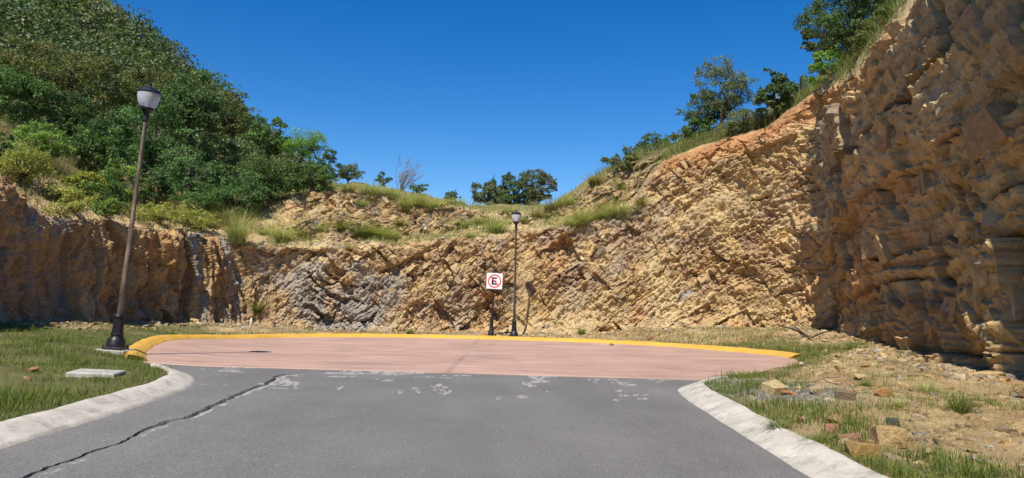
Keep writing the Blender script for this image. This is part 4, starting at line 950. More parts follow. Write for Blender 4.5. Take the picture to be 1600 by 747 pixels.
# ------------------------------------------------------------------ grass
def blades_geo(rng, P, L, lean_dir, lean, width, cb, ct, seg=2):
    """bent tapering blades; P base points, L lengths, lean sideways share of the length"""
    n = len(P); lean_dir = unit(lean_dir); side = unit(np.cross(lean_dir, np.array([0, 0, 1.0])) + 1e-6)
    L = np.broadcast_to(L, n)[:, None]; lean = np.broadcast_to(lean, n)[:, None]; width = np.broadcast_to(width, n)[:, None]
    lv = []; cl = []
    for k in range(seg + 1):
        t = k / seg
        p = P + lean_dir * L * lean * t ** 1.8 + np.array([0, 0, 1.0]) * L * (t - 0.45 * lean * t ** 2)
        w = width * (1 - t) ** 0.7 * 0.5; c = cb * (1 - t) + ct * t
        if k < seg: lv += [p - side * w, p + side * w]; cl += [c, c]
        else: lv += [p]; cl += [c]
    m = 2 * seg + 1; V = np.stack(lv, 1).reshape(-1, 3); C = np.stack(cl, 1).reshape(-1, 3)
    i = np.arange(n)[:, None] * m; T = []
    for k in range(seg - 1):
        T += [i + np.array([[2 * k, 2 * k + 1, 2 * k + 3]]), i + np.array([[2 * k, 2 * k + 3, 2 * k + 2]])]
    T += [i + np.array([[2 * seg - 2, 2 * seg - 1, 2 * seg]])]
    return V, np.concatenate(T), C
G_LAWN = ([(0.08, 0.12, 0.025), (0.11, 0.15, 0.03), (0.15, 0.15, 0.05)], [(0.17, 0.25, 0.04), (0.22, 0.30, 0.05), (0.31, 0.31, 0.10), (0.14, 0.22, 0.03)])
G_PALE = ([(0.25, 0.30, 0.09), (0.33, 0.34, 0.13)], [(0.46, 0.49, 0.17), (0.56, 0.54, 0.26), (0.38, 0.45, 0.12), (0.62, 0.56, 0.32)])
G_DRY = ([(0.20, 0.18, 0.06), (0.15, 0.15, 0.05)], [(0.40, 0.34, 0.14), (0.30, 0.29, 0.10), (0.48, 0.40, 0.19)])
def tuft(label, px, py, hpx, wpx, pal_, n=170, seed=0, objs=None, group='grass tufts on the rock terraces', name='grass_tuft', d=None):
    rng = RS(seed)
    if d is None:
        hh = hit(px, py, objs or [slope, cliff, ground]); loc = np.array(hh[0])
    else:
        loc = at(px, py, d); loc[2] = surf(loc[0], loc[1], objs or [slope, cliff, ground])
    L = max(0.12, hpx / F * loc[1]); w = max(0.05, wpx / F * loc[1] / 2)
    a = rng.uniform(0, 2 * np.pi, n); r = w * 0.42 * np.sqrt(rng.uniform(size=n))
    P = np.stack([r * np.cos(a), r * np.sin(a), np.full(n, -0.06)], -1)
    dr = np.stack([np.cos(a), np.sin(a), a * 0], -1) + 0.5 * rng.normal(size=(n, 3)) * np.array([1, 1, 0])
    V, T, C = blades_geo(rng, P, L * rng.uniform(.4, 1.2, n), dr, rng.uniform(.1, 1.0, n) ** .8 * min(1.5, .35 + w / L * 1.7), rng.uniform(.008, .015, n) * (loc[1] / 34 + .4), cvar(rng, n, pal_[0]), cvar(rng, n, pal_[1]), 3)
    o = link(name, mesh_np(name, V, T, C), M['grass']); o.location = loc
    return tag(o, label, 'grass', group)
TUFTS = [
 (579, 305, 30, 52, G_PALE, 'big pale grass tuft on the skyline right of the left thicket'),
 (565, 322, 18, 22, G_PALE, 'small grass tuft on the upper rock ledge below the big skyline tuft'),
 (637, 328, 34, 36, G_PALE, 'bright grass tuft below the bare feathery shrub'),
 (675, 328, 28, 34, G_PALE, 'pale grass tuft on the upper ledge, right of the one below the bare shrub'),
 (711, 321, 18, 50, G_PALE, 'wide low grass tuft on the skyline left of the middle trees'),
 (612, 306, 18, 30, G_PALE, 'low grass tuft on the skyline left of the bare feathery shrub'),
 (503, 362, 24, 24, G_PALE, 'narrow grass tuft at the left end of the terrace grass row'),
 (535, 362, 28, 36, G_LAWN, 'green grass tuft, second from the left in the terrace grass row'),
 (568, 369, 28, 50, G_LAWN, 'widest green grass tuft in the middle of the terrace grass row'),
 (608, 373, 25, 48, G_PALE, 'pale green grass tuft at the right end of the terrace grass row'),
 (442, 377, 34, 40, G_PALE, 'grass tuft on the cliff edge under the left thicket'),
 (370, 379, 62, 44, G_PALE, 'tall grass tuft on the cliff edge, tallest on the left side'),
 (350, 350, 34, 34, G_DRY, 'dry grass tuft behind the tall cliff-edge tuft'),
 (545, 391, 14, 14, G_DRY, 'tiny dry tuft on the cliff rim below the terrace grass row'),
 (730, 355, 22, 30, G_PALE, 'small green tuft on the terrace left of the upright lamp head'),
 (736, 371, 14, 18, G_PALE, 'tiny tuft at the cliff rim left of the upright lamp head'),
 (774, 365, 38, 42, G_PALE, 'bright tall grass tuft just left of the upright lamp head'),
 (795, 334, 20, 26, G_PALE, 'grass tuft in front of the middle trees above the upright lamp'),
 (868, 328, 26, 62, G_DRY, 'wide dry grass tuft on the skyline right of the middle trees'),
 (893, 355, 26, 38, G_PALE, 'low green tuft at the left end of the right ramp grass'),
 (908, 350, 36, 36, G_PALE, 'grass tuft in the middle of the right ramp grass'),
 (937, 343, 30, 32, G_DRY, 'dry tuft on the right ramp between two taller ones'),
 (969, 339, 40, 42, G_PALE, 'tallest spiky tuft at the right end of the ramp grass'),
 (970, 298, 16, 20, G_LAWN, 'small green tuft on the bare slope above the ramp grass'),
 (401, 487, 28, 22, G_LAWN, 'green tuft growing out of the lower cliff face on the left'),
 (640, 522, 13, 12, G_LAWN, 'small green tuft at the cliff foot left of the sign'),
 (908, 524, 16, 12, G_LAWN, 'small green tuft at the cliff foot right of the upright lamp'),
 (515, 297, 26, 30, G_PALE, 'grass tuft beside the last shrub of the left thicket'),
 (545, 300, 22, 30, G_DRY, 'dry tuft between the left thicket and the big skyline tuft'),
]
TUFTS += [
 (590, 371, 26, 34, G_PALE, 'pale tuft filling the gap right of the widest terrace tuft'),
 (625, 352, 20, 26, G_DRY, 'dry tuft on the rock between the terrace grass row and the skyline'),
 (655, 318, 24, 30, G_PALE, 'pale skyline tuft between the two upper ledge tufts'),
 (752, 352, 26, 30, G_DRY, 'dry tuft left of the bright tall tuft by the upright lamp head'),
 (812, 348, 18, 26, G_DRY, 'dry brownish tuft just right of the upright lamp head'),
 (842, 340, 18, 40, G_DRY, 'low dry tuft behind the upright lamp, toward the right ramp'),
 (888, 322, 24, 36, G_PALE, 'pale tuft on the skyline where the right slope begins'),
 (925, 346, 26, 30, G_PALE, 'pale tuft between the middle ramp tuft and the dry one'),
 (952, 341, 28, 28, G_PALE, 'pale tuft left of the tallest ramp tuft'),
 (930, 288, 22, 34, G_DRY, 'dry tuft on the right skyline below the crest shrubs'),
 (1000, 318, 16, 20, G_DRY, 'small dry tuft on the rock right of the tallest ramp tuft'),
 (470, 368, 20, 26, G_DRY, 'dry tuft on the terrace right of the one under the left thicket'),
 (415, 368, 26, 30, G_PALE, 'pale tuft between the tall cliff-edge tuft and the thicket tuft'),
 (325, 355, 26, 36, G_DRY, 'dry grass tuft left of the tall cliff-edge tuft'),
]
for i, (px, py, hp, wp, pl_, lab) in enumerate(TUFTS): tuft(lab, px, py, hp * 1.12, wp * 1.25, pl_, 520 if wp > 30 else 260, 600 + i)
VT = [
 (1215, 668, 34, 36, G_LAWN, 'bright green weed tuft on the verge beside the right kerb'),
 (1352, 606, 26, 22, G_LAWN, 'green tuft among the flat stones in the middle of the right verge'),
 (1407, 634, 26, 30, G_PALE, 'wispy tuft on the right verge below the shaded cliff'),
 (1497, 645, 56, 50, G_LAWN, 'largest green tuft on the right verge, near the lit cliff bulge'),
 (1450, 612, 34, 44, G_PALE, 'pale tuft at the foot of the shaded cliff'),
 (1514, 742, 34, 40, G_LAWN, 'green tuft at the bottom right edge of the photo'),
 (1334, 546, 26, 46, G_LAWN, 'green tuft at the shadow edge of the shaded cliff'),
 (1332, 664, 24, 18, G_LAWN, 'thin tuft between the stones on the right verge'),
 (1270, 690, 26, 40, G_LAWN, 'low tuft behind the right kerb in the foreground'),
 (1130, 612, 16, 30, G_LAWN, 'low dense green weed at the tip of the right kerb'),
]
for i, (px, py, hp, wp, pl_, lab) in enumerate(VT): tuft(lab, px, py, hp, wp, pl_, 240, 700 + i, [ground], 'weed tufts on the right verge', 'weed_tuft')

def scatter(name, label, X, Y, Z, L, pal_, seed, width=0.008, lean=(.2, .7), seg=2):
    rng = RS(seed); n = len(X); a = rng.uniform(0, 2 * np.pi, n)
    V, T, C = blades_geo(rng, np.stack([X, Y, Z - 0.02], -1), L, np.stack([np.cos(a), np.sin(a), a * 0], -1), rng.uniform(*lean, n), width, cvar(rng, n, pal_[0]), cvar(rng, n, pal_[1]), seg)
    return stuff(link(name, mesh_np(name, V, T, C), M['grass']), label, 'grass')
def ground_pts(rng, n, x0, x1, y0, y1, dens):
    """points in a box kept with probability dens(x, y, sd)"""
    X = rng.uniform(x0, x1, n); Y = y0 * (y1 / y0) ** rng.uniform(size=n)
    sd = signed_dist(X, Y); k = (rng.uniform(size=n) < dens(X, Y, sd)) & (sd > np.where(nokerb(X, Y) > .5, 0.08, 0.37)); X, Y, sd = X[k], Y[k], sd[k]
    return X, Y, ground_h(X, Y, sd), sd
rng = RS(801)
bare = lambda x, y: np.exp(-(((x + 5.9) / .9) ** 2 + ((y - 8.9) / .5) ** 2)) + np.exp(-(((x + 7.5) / 1.2) ** 2 + ((y - 9.6) / .5) ** 2))
X, Y, Z, sd = ground_pts(rng, 115000, -12.5, -4.5, 5.2, 20, lambda x, y, s_: np.clip(0.75 + .5 * fbm(x * .9, y * .9, o=3, seed=811) - 1.0 * bare(x, y), .04, 1) * sstep(20, 14, y) )
ck_ = (np.abs(X - lid.location.x) < .5) & (np.abs(Y - lid.location.y) < .3); X, Y, Z = X[~ck_], Y[~ck_], Z[~ck_]
scatter('lawn_grass', 'green grass on the left verge behind the white kerb', X, Y, Z, rng.uniform(.04, .13, len(X)) * (1 + .9 * sstep(.1, .7, fbm(X * 1.3, Y * 1.3, o=3, seed=812))), G_LAWN, 802, 0.0085)
X, Y, Z, sd = ground_pts(rng, 150000, 2.6, 11, 4.6, 26, lambda x, y, s_: np.clip(sstep(1.9, .4, s_) * np.clip(.55 + 1.9 * fbm(x * 1.4, y * 1.4, o=3, seed=813), .06, 1) * sstep(16, 12, y) + .9 * sstep(.15, .6, fbm(x * .8, y * .8, o=3, seed=814)) * .4 + .9 * sstep(16.5, 18.5, y) * sstep(25, 22, y) * sstep(2.3, .6, s_), .012, 1))
scatter('verge_weeds', 'green weeds along the right kerb and among the stones', X, Y, Z, rng.uniform(.03, .12, len(X)) * (1 + 1.4 * sstep(16, 18, Y) + 1.1 * sstep(.05, .5, fbm(X * 1.4, Y * 1.4, o=3, seed=813))), G_LAWN, 803, 0.008)
X, Y, Z, sd = ground_pts(rng, 60000, -12.5, 9, 20, 31, lambda x, y, s_: np.clip(.28 * sstep(-.1, .6, fbm(x * .9, y * .9, o=3, seed=815)) + .35 * sstep(-7, -9, x) * sstep(28, 22, y) + .45 * sstep(3, 6, x), .01, 1) * sstep(.3, .6, s_))
scatter('roadside_grass', 'thin grass between the yellow kerb and the cliff foot', X, Y, Z, rng.uniform(.06, .22, len(X)), G_LAWN, 804, 0.014)
# tall grass on the slopes above the cliff
def slope_pts(rng, n, w):
    r_ = rng.randint(0, UV.shape[0] - 17, n); c_ = rng.randint(0, UV.shape[1] - 1, n)
    k = rng.uniform(size=n) < w[r_, c_]; r_, c_ = r_[k], c_[k]; a, b = rng.uniform(size=(2, len(r_), 1))
    return (UV[r_, c_] * (1 - a) + UV[r_ + 1, c_] * a) * (1 - b) + (UV[r_, c_ + 1] * (1 - a) + UV[r_ + 1, c_ + 1] * a) * b, UPX[r_, c_], kind[r_, c_]
nz_ = fbm(UV[..., 0] * .5, UV[..., 1] * .5, UV[..., 2] * .5, o=3, seed=820)
vis = (UPX > -60) & (UPX < 1450)
w1 = vis * (UPX < 420) * np.clip(sstep(345, 260, UPX) * sstep(.02, .22, kind) + sstep(.7, 1.2, kind), 0, 1) * np.clip(.65 + .6 * nz_, 0.1, 1)
P, _, _ = slope_pts(rng, 170000, w1); n = len(P)
scatter('slope_grass', 'tall yellowish grass covering the slope above the left cliff', P[:, 0], P[:, 1], P[:, 2], rng.uniform(.2, .62, n), G_DRY, 805, 0.018, (.2, .8), 2)
w2 = vis * (UPX > 420) * (UPX < 1000) * np.clip(sstep(1.8, 2.1, kind) * np.clip(.6 + .8 * nz_, 0.1, 1) * sstep(2.95, 2.5, kind) + .6 * sstep(-.1, .35, nz_) * (kind < 1.5), 0, 1)
P, _, _ = slope_pts(rng, 130000, w2); n = len(P)
scatter('terrace_grass', 'pale dry grass fringing the middle skyline and terrace', P[:, 0], P[:, 1], P[:, 2], rng.uniform(.15, .5, n), G_PALE, 806, 0.018, (.2, .8), 3)
w3 = vis * (UPX > 930) * (UPX < 1420) * np.clip(np.maximum(sstep(.6, 1.1, kind), sstep(1270, 1320, UPX) * sstep(.05, .2, kind)) * np.clip(.7 + .7 * nz_, .1, 1) * sstep(3, 2.8, kind) * (.6 + .4 * sstep(1330, 1270, UPX)), 0, 1)
P, _, _ = slope_pts(rng, 110000, w3); n = len(P)
scatter('crest_grass', 'tall mixed grass and weeds along the right crest', P[:, 0], P[:, 1], P[:, 2], rng.uniform(.2, .75, n), (G_DRY[0] + G_LAWN[0], G_DRY[1] + G_LAWN[1] + G_PALE[1]), 807, 0.018, (.15, .7), 3)
# ------------------------------------------------------------------ rock pieces
import bmesh
def hull_mesh(name, rng, npt=14, box=0.5, bev=0.05):
    bm = bmesh.new()
    if box > 0:                                          # angular block: jittered box
        for sx in (-.5, .5):
            for sy in (-.5, .5):
                for sz in (-.5, .5): bm.verts.new(np.array([sx, sy, sz]) * rng.uniform(1 - box, 1.0, 3))
    for p in unit(rng.normal(size=(npt, 3))) * 0.5 * rng.uniform(.75, 1.0, (npt, 1)): bm.verts.new(p)
    r = bmesh.ops.convex_hull(bm, input=bm.verts[:])
    bmesh.ops.delete(bm, geom=[v for v in bm.verts if not v.link_faces], context='VERTS')
    bmesh.ops.dissolve_limit(bm, angle_limit=math.radians(14), verts=bm.verts[:], edges=bm.edges[:])
    if bev: bmesh.ops.bevel(bm, geom=bm.edges[:], offset=bev, segments=1, affect='EDGES', clamp_overlap=True)
    bmesh.ops.triangulate(bm, faces=bm.faces[:])
    me = bpy.data.meshes.new(name); bm.to_mesh(me); bm.free(); return me
rng = RS(1001)
BLOCKS = [hull_mesh('rock_block', rng, 5, 0.42, 0.0) for _ in range(12)]
for me in BLOCKS: me.materials.append(M['block'])
def place_block(px, py, L, Wd, Dp, ang, out_, jit=8):
    hh = hit(px, py, [cliff, slope])
    if hh is None: return False
    loc = np.array(hh[0]); k = int(np.argmin(np.hypot(BX - loc[0], BY - loc[1])))
    nrm = np.array([NX[k], NY[k], 0.0]); tang = np.array([NY[k], -NX[k], 0.0])        # outward and rightward
    a = math.radians(ang + rng.uniform(-jit, jit)); up = np.array([0, 0, 1.0])
    ex = tang * math.cos(a) + up * math.sin(a); ez = -tang * math.sin(a) + up * math.cos(a)
    tw = rng.normal(size=3) * 0.28; ex = unit(ex + nrm * tw[0]); ey = unit(np.cross(ez, ex) + 0); ez = np.cross(ex, ey)
    p = loc + nrm * (Dp * 0.5 - out_)
    o = bpy.data.objects.new('rock_block', BLOCKS[rng.randint(len(BLOCKS))]); COL.objects.link(o); o.parent = cliff
    o.matrix_world = Matrix([[ex[0] * L, ey[0] * Dp, ez[0] * Wd, p[0]], [ex[1] * L, ey[1] * Dp, ez[1] * Wd, p[1]], [ex[2] * L, ey[2] * Dp, ez[2] * Wd, p[2]], [0, 0, 0, 1]])
    return True
bpy.context.view_layer.update()
cnt_ = 0
thd = lambda px: float(np.degrees(np.interp(px, PXB[iL:iR], th[iL:iR])))
for row_ in range(15):                                   # rows of broken blocks along the beds of the back wall
    px0 = rng.uniform(480, 1080); t0 = tab(px0, TOP); b0 = tab(px0, BASE); py0 = rng.uniform(t0 + 18, b0 - 14); L = rng.uniform(.28, .5)
    a = math.radians(thd(px0)); x, y = px0, py0
    for k in range(rng.randint(7, 14)):
        step = rng.uniform(8, 13); x += step * math.cos(a); y -= step * math.sin(a)
        if not (tab(x, TOP) + 12 < y < tab(x, BASE) - 8) or x > 1215: break
        if rng.uniform() < .2: continue
        cnt_ += place_block(x, y + rng.uniform(-3, 3), L * rng.uniform(.6, 1.15), step / F * 30 * rng.uniform(.65, .95), rng.uniform(.25, .4), thd(px0) + 98, rng.uniform(.05, .15), 7)
for _ in range(60):
    x = rng.uniform(480, 1200); y = rng.uniform(tab(x, TOP) + 12, tab(x, BASE) - 8)
    cnt_ += place_block(x, y, rng.uniform(.18, .5), rng.uniform(.12, .26), rng.uniform(.2, .4), thd(x) + (95 if rng.uniform() < .6 else 0), rng.uniform(.04, .12), 16)
for _ in range(40):
    x = rng.uniform(440, 990); y = rng.uniform(tab(x, UPPER) + 4, tab(x, TERR) - 6)
    cnt_ += place_block(x, y, rng.uniform(.25, .6), rng.uniform(.15, .3), rng.uniform(.3, .5), 40 + (90 if rng.uniform() < .4 else 0), rng.uniform(.06, .16), 18)

# thick angular blocks standing proud of the shaded right wall, course upon course
BIG = [hull_mesh('rock_block', rng, 9, 0.42, 0.0) for _ in range(16)]
for me in BIG: me.materials.append(M['block'])
c0 = mid + int(np.argmin(np.abs(PXB[mid:] - 1292))); tcol = 0.25
while tcol < 8.6:
    hgt = rng.uniform(.35, .85); sx = S[c0] + rng.uniform(0, 1.2)
    while sx < S[iR] + 1.5:
        Lb = rng.uniform(.5, 1.7); c = int(np.clip(np.searchsorted(S, sx + Lb / 2), 0, NC - 1)); tt = tcol + hgt / 2 + (sx - S[c0]) * math.sin(th[c]) * 0.6
        sx += Lb * rng.uniform(.9, 1.6)
        if rng.uniform() < .3 or tt > ZT[c] - ZB[c] - .35: continue
        r = int(np.clip(np.searchsorted(TT[:, c], tt), 0, NR - 1)); p = np.array([CX[r, c], CY[r, c], CZ[r, c]])
        nrm = np.array([NX[c], NY[c], 0.0]); tang = np.array([NY[c], -NX[c], 0.0]); Dp = rng.uniform(.6, .9); a = th[c] + rng.normal() * .06
        ex = tang * math.cos(a) + np.array([0, 0, math.sin(a)]) + nrm * rng.normal() * .16; ex = unit(ex)
        ez = unit(np.array([0, 0, 1.0]) - ex * ex[2] + nrm * (rng.normal() * .16 - .05)); ey = unit(np.cross(ez, ex)); ez = np.cross(ex, ey)
        p = p + nrm * (Dp * .5 - rng.uniform(-.10, .13))
        o = bpy.data.objects.new('rock_block', BIG[rng.randint(len(BIG))]); COL.objects.link(o); o.parent = cliff; cnt_ += 1
        Lz, Ly = hgt * rng.uniform(.9, 1.12), Dp
        o.matrix_world = Matrix([[ex[0] * Lb, ey[0] * Ly, ez[0] * Lz, p[0]], [ex[1] * Lb, ey[1] * Ly, ez[1] * Lz, p[1]], [ex[2] * Lb, ey[2] * Ly, ez[2] * Lz, p[2]], [0, 0, 0, 1]])
    tcol += hgt * rng.uniform(.9, 1.1)

# loose stones lying on the verge, each one a thing
def z_ground(x, y): return surf(x, y, [ground])
ROCKS = [
 # px0, px1, py0, py1, colour, boxiness, label
 (1364, 1408, 667, 704, (.46, .32, .15), .25, 'squarish tan block standing up on the right verge, tallest stone there'),
 (1325, 1374, 691, 717, (.38, .24, .09), .35, 'brown ochre slab lying in front of the squarish tan block'),
 (1262, 1292, 599, 623, (.36, .28, .17), .55, 'rounded brown stone right of the red curved stick'),
 (1302, 1340, 610, 628, (.22, .16, .11), .4, 'dark brown slate slab right of the rounded brown stone'),
 (1190, 1230, 599, 619, (.48, .37, .19), .35, 'pale buff tilted slab beside the red curved stick'),
 (1289, 1312, 662, 680, (.46, .23, .15), .4, 'pinkish stone left of the ochre slab on the verge'),
 (1239, 1257, 651, 662, (.46, .22, .13), .4, 'small reddish stone near the bright weed tuft by the right kerb'),
 (1306, 1343, 679, 690, (.44, .25, .16), .45, 'flat pink-brown stone just behind the ochre slab'),
 (1386, 1405, 655, 666, (.09, .085, .08), .45, 'small dark grey stone behind the squarish tan block'),
 (1364, 1392, 603, 625, (.46, .25, .10), .35, 'orange-tan flat stone below the shaded cliff'),
 (1326, 1362, 582, 595, (.44, .35, .18), .4, 'broad pale buff stone in the middle of the right verge'),
 (1285, 1326, 647, 667, (.34, .24, .11), .35, 'brown stone casting a dark shadow, above the pinkish stone'),
 (1286, 1300, 545, 556, (.48, .33, .16), .4, 'tan stone at the edge of the green grass by the yellow kerb end'),
 (1341, 1361, 565, 576, (.42, .27, .12), .4, 'brown flat stone at the shadow edge of the shaded cliff'),
 (1247, 1257, 565, 574, (.58, .52, .42), .5, 'small whitish stone near the end of the yellow kerb'),
 (1400, 1424, 690, 702, (.44, .30, .13), .4, 'flat tan stone right of the squarish tan block'),
 (1582, 1640, 598, 630, (.28, .19, .10), .4, 'brown boulder at the right photo edge below the lit bulge'),
 (1206, 1222, 562, 572, (.50, .40, .24), .4, 'pale stone lying right at the yellow kerb end'),
 (1300, 1322, 570, 580, (.44, .30, .14), .4, 'tan flat stone in the rubble behind the broad buff stone'),
 (1384, 1402, 571, 580, (.36, .26, .14), .4, 'brown stone close to the foot of the shaded cliff'),
 (1440, 1466, 700, 712, (.50, .37, .18), .4, 'pale tan flat stone near the bottom right'),
 (1508, 1530, 700, 709, (.44, .33, .17), .4, 'flat buff stone among dry grass at the lower right'),
 (42, 62, 571, 584, (.42, .24, .10), .4, 'orange-brown stone in the left verge grass'),
 (34, 50, 587, 598, (.46, .27, .12), .4, 'orange stone on the bare patch of the left verge'),
 (1008, 1024, 524, 533, (.28, .15, .09), .45, 'brown stone behind the yellow kerb right of the upright lamp'),
 (952, 960, 534, 539, (.20, .12, .08), .45, 'small brown stone lying against the inside of the yellow kerb'),
 (842, 856, 369, 376, (.50, .43, .33), .45, 'pale stone on the terrace rim right of the upright lamp head'),
 (688, 696, 369, 375, (.62, .58, .50), .5, 'whitish round stone on the terrace rim above the sign'),
]
for i, (x0, x1, y0, y1, colr, bx_, lab) in enumerate(ROCKS):
    rg = RS(1100 + i); hh = hit((x0 + x1) / 2, y1 - (y1 - y0) * .25, [ground, cliff, slope])
    if lab.startswith('small brown stone lying'):
        p_ = on_z(956, 538, -0.24); p_[2] = float(road_z(p_[0], p_[1]))
    else: p_ = np.array(hh[0])
    wd = (x1 - x0) / F * p_[1]; ht = max((y1 - y0) / F * p_[1] * 1.0, wd * .32)
    me = hull_mesh('stone', rg, 10, .4, 0.03) if 'squarish' in lab or 'slab' in lab else hull_mesh('stone', rg, 15, 0, 0.03); o = link('stone', me, rock_col('stone_%d' % i, colr))
    o.location = (p_[0], p_[1], p_[2] + ht * .26); o.scale = (wd * 1.1, wd * rg.uniform(.7, 1.0), ht * 1.1); o.rotation_euler = (rg.uniform(-.15, .15), rg.uniform(-.15, .15), rg.uniform(-.4, .4))
    tag(o, lab, 'stone', 'loose stones')
# rubble: small stones nobody could count
def rubble(name, label, P, size, cols, seed, nvar=10, flat=0.55):
    rg = RS(seed); n = len(P); VS, FS, CS, nv = [], [], [], 0
    vars_ = []
    for k in range(nvar):
        me = hull_mesh('tmp', rg, 5, .45, 0.0); co = np.empty(len(me.vertices) * 3); me.vertices.foreach_get('co', co)
        tri = np.array([list(p.vertices) for p in me.polygons]); vars_.append((co.reshape(-1, 3), tri)); bpy.data.meshes.remove(me)
    which = rg.randint(nvar, size=n)
    for k in range(nvar):
        ii = np.where(which == k)[0]; co, tri = vars_[k]; m = len(ii)
        if m == 0: continue
        a = rg.uniform(0, 2 * np.pi, m); sc_ = size[ii][:, None] * rg.uniform(.6, 1.3, (m, 3)) * np.array([1, 1, flat])
        v = co[None] * sc_[:, None, :]; tl = rg.uniform(-.4, .4, (m, 1))
        z = v[..., 2] + v[..., 0] * tl; x = v[..., 0] * np.cos(a)[:, None] - v[..., 1] * np.sin(a)[:, None]; y = v[..., 0] * np.sin(a)[:, None] + v[..., 1] * np.cos(a)[:, None]
        V = np.stack([x, y, z], -1) + P[ii][:, None, :]
        VS.append(V.reshape(-1, 3)); FS.append((tri[None] + (np.arange(m) * len(co))[:, None, None]).reshape(-1, 3) + nv); nv += m * len(co)
        CS.append(np.repeat(cvar(rg, m, cols, .3), len(co), axis=0))
    return stuff(link(name, mesh_np(name, np.concatenate(VS), np.concatenate(FS), np.concatenate(CS)), M['slope']), label, 'rubble')
STONES = [(.42, .29, .14), (.48, .36, .19), (.42, .26, .12), (.34, .25, .14), (.33, .30, .25), (.48, .36, .19), (.52, .42, .26)]
rng = RS(1200)
X, Y, Z, sd = ground_pts(rng, 10000, 2.8, 11.5, 4.8, 27, lambda x, y, s_: np.clip(sstep(.35, 1.6, s_) * (.55 + .8 * fbm(x * .9, y * .9, o=3, seed=830)), .03, 1))
rubble('verge_rubble', 'small broken stones strewn over the right verge', np.stack([X, Y, Z + .0], -1), .028 + .11 * rng.uniform(size=len(X)) ** 4, STONES, 1201)
gr = (rng.uniform(-1, 1, 3600), rng.uniform(-1, 1, 3600)); X = _gp[0] + .3 + gr[0] * 1.1; Y = _gp[1] - .1 + gr[1] * 1.2; sd = signed_dist(X, Y); k = (sd > .42) & (gr[0] ** 2 + gr[1] ** 2 < 1); X, Y, sd = X[k], Y[k], sd[k]
rubble('gravel', 'patch of grey gravel at the tip of the right kerb', np.stack([X, Y, ground_h(X, Y, sd) + .004], -1), rng.uniform(.015, .045, len(X)), [(.30, .29, .28), (.22, .21, .21), (.38, .37, .35), (.42, .34, .22)], 1202)
kk = rng.randint(iL, iR, 5000); of = -np.abs(rng.normal(size=5000)) * .75 - .05; X = BX[kk] + NX[kk] * of; Y = BY[kk] + NY[kk] * of; sd = signed_dist(X, Y); k = sd > .55; X, Y, sd, kk = X[k], Y[k], sd[k], kk[k]
Z = np.maximum(ground_h(X, Y, sd), np.array([surf(a, b, [ground]) for a, b in zip(X, Y)]))
rubble('scree', 'broken stone debris along the foot of the cliff', np.stack([X, Y, Z + .01], -1), .05 + .16 * rng.uniform(size=len(X)) ** 2.5, STONES, 1203)
rr_ = rng.randint(1, cnt[0] + cnt[1], 9000); ccs = rng.randint(0, UV.shape[1], 9000); k = (UPX[rr_, ccs] > 330) & (UPX[rr_, ccs] < 1010); rr_, ccs = rr_[k], ccs[k]
rubble('terrace_rubble', 'broken stone littering the terrace and ledges above the cliff', UV[rr_, ccs] + np.array([0, 0, .02]), .05 + .2 * rng.uniform(size=len(rr_)) ** 2.5, STONES, 1204)
X, Y, Z, sd = ground_pts(rng, 40000, 2.9, 9, 4.8, 17, lambda x, y, s_: sstep(.4, 1.6, s_) * np.clip(.35 + .8 * fbm(x * 1.1, y * 1.1, o=3, seed=831), 0, 1))
scatter('dry_straw', 'dry yellow straw on the right verge', X, Y, Z, rng.uniform(.04, .14, len(X)), G_DRY, 1205, 0.006, (.7, 1.4))

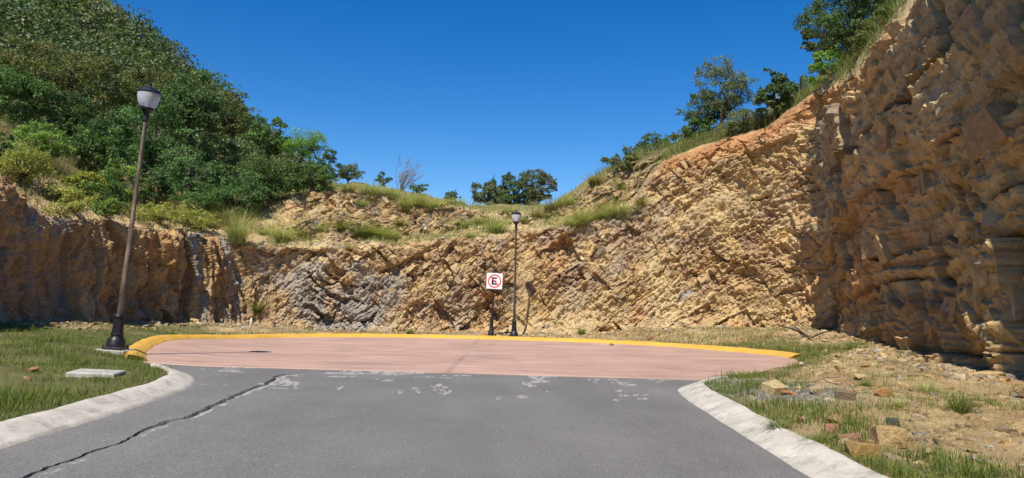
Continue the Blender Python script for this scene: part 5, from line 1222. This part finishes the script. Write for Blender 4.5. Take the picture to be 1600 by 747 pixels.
# ------------------------------------------------------------------ odds and ends
def sticks(name, label, cat, segs, mat, base_px, objs=[ground], z_up=0.03):
    hh = hit(base_px[0], base_px[1], objs); b = np.array(hh[0]); rg = RS(hash(name) % 999 if False else 5)
    root = empty(name, b, label, cat)
    for nm, pts, r0, r1 in segs:
        W_ = []
        for (px, py, dd) in pts:
            W_.append(at(px, py, b[1] + dd) - b)
        W_ = np.array(W_); W_[:, 2] = np.maximum(W_[:, 2], 0.0); W_ = spline(W_, 0.06) if len(W_) > 2 else W_
        g = Geo(); g.tube(W_, np.linspace(r0, r1, len(W_)), 7); link(nm, g.mesh(nm, True), mat, root)
    return root
sticks('fallen_branch', 'dark dry branch lying at the foot of the cliff corner', 'branch', [
  ('branch', [(1268, 530, 0), (1255, 522, .1), (1238, 514, .1), (1215, 508, .2)], .045, .015),
  ('branch', [(1258, 524, .1), (1248, 515, .0), (1236, 506, -.1)], .03, .008),
  ('branch', [(1266, 529, .0), (1282, 521, .1), (1300, 517, .2)], .04, .012)], mat_flat('dark_branch', (.06, .045, .035), .9), (1266, 531), [ground])
sticks('bent_stick', 'curved red-brown stick lying among the stones on the right verge', 'stick', [
  ('branch', [(1219, 613, .12), (1232, 613, .1), (1246, 618, .05), (1255, 625, -.02), (1258, 631, -.06)], .022, .016)], mat_flat('red_bark', (.34, .12, .06), .8, var=(14, .7, 1.25)), (1240, 620))
sticks('dry_branch', 'thin grey branch lying across the stones on the right verge', 'branch', [
  ('branch', [(1245, 597, 0), (1270, 596, .05), (1290, 590, .1), (1312, 589, .1)], .02, .008),
  ('branch', [(1285, 592, .08), (1300, 600, .0), (1318, 603, -.05)], .016, .006)], M['drywood'], (1280, 598))
sticks('pale_stake', 'thin pale stake leaning at the cliff foot on the left', 'stake', [('rod', [(390, 516, 0), (393, 497, .1)], .028, .026)], mat_flat('pale_rod', (.55, .57, .56), .6), (391, 516))
sticks('pale_stake', 'short pale rod lying left of the upright thin stake', 'stake', [('rod', [(375, 515, 0), (384, 509, .1)], .022, .022)], mat_flat('pale_rod2', (.5, .52, .52), .6), (378, 515))
# dead uprooted grass clump with a dark hollow on the verge
tuft('grey uprooted dead grass clump right of the squarish tan block', 1434, 690, 26, 52, ([(.16, .13, .09), (.22, .18, .13)], [(.30, .25, .19), (.22, .18, .13)]), 260, 1301, [ground], 'weed tufts on the right verge', 'dead_grass_clump')
bpy.context.view_layer.update()
print('blocks', cnt_)
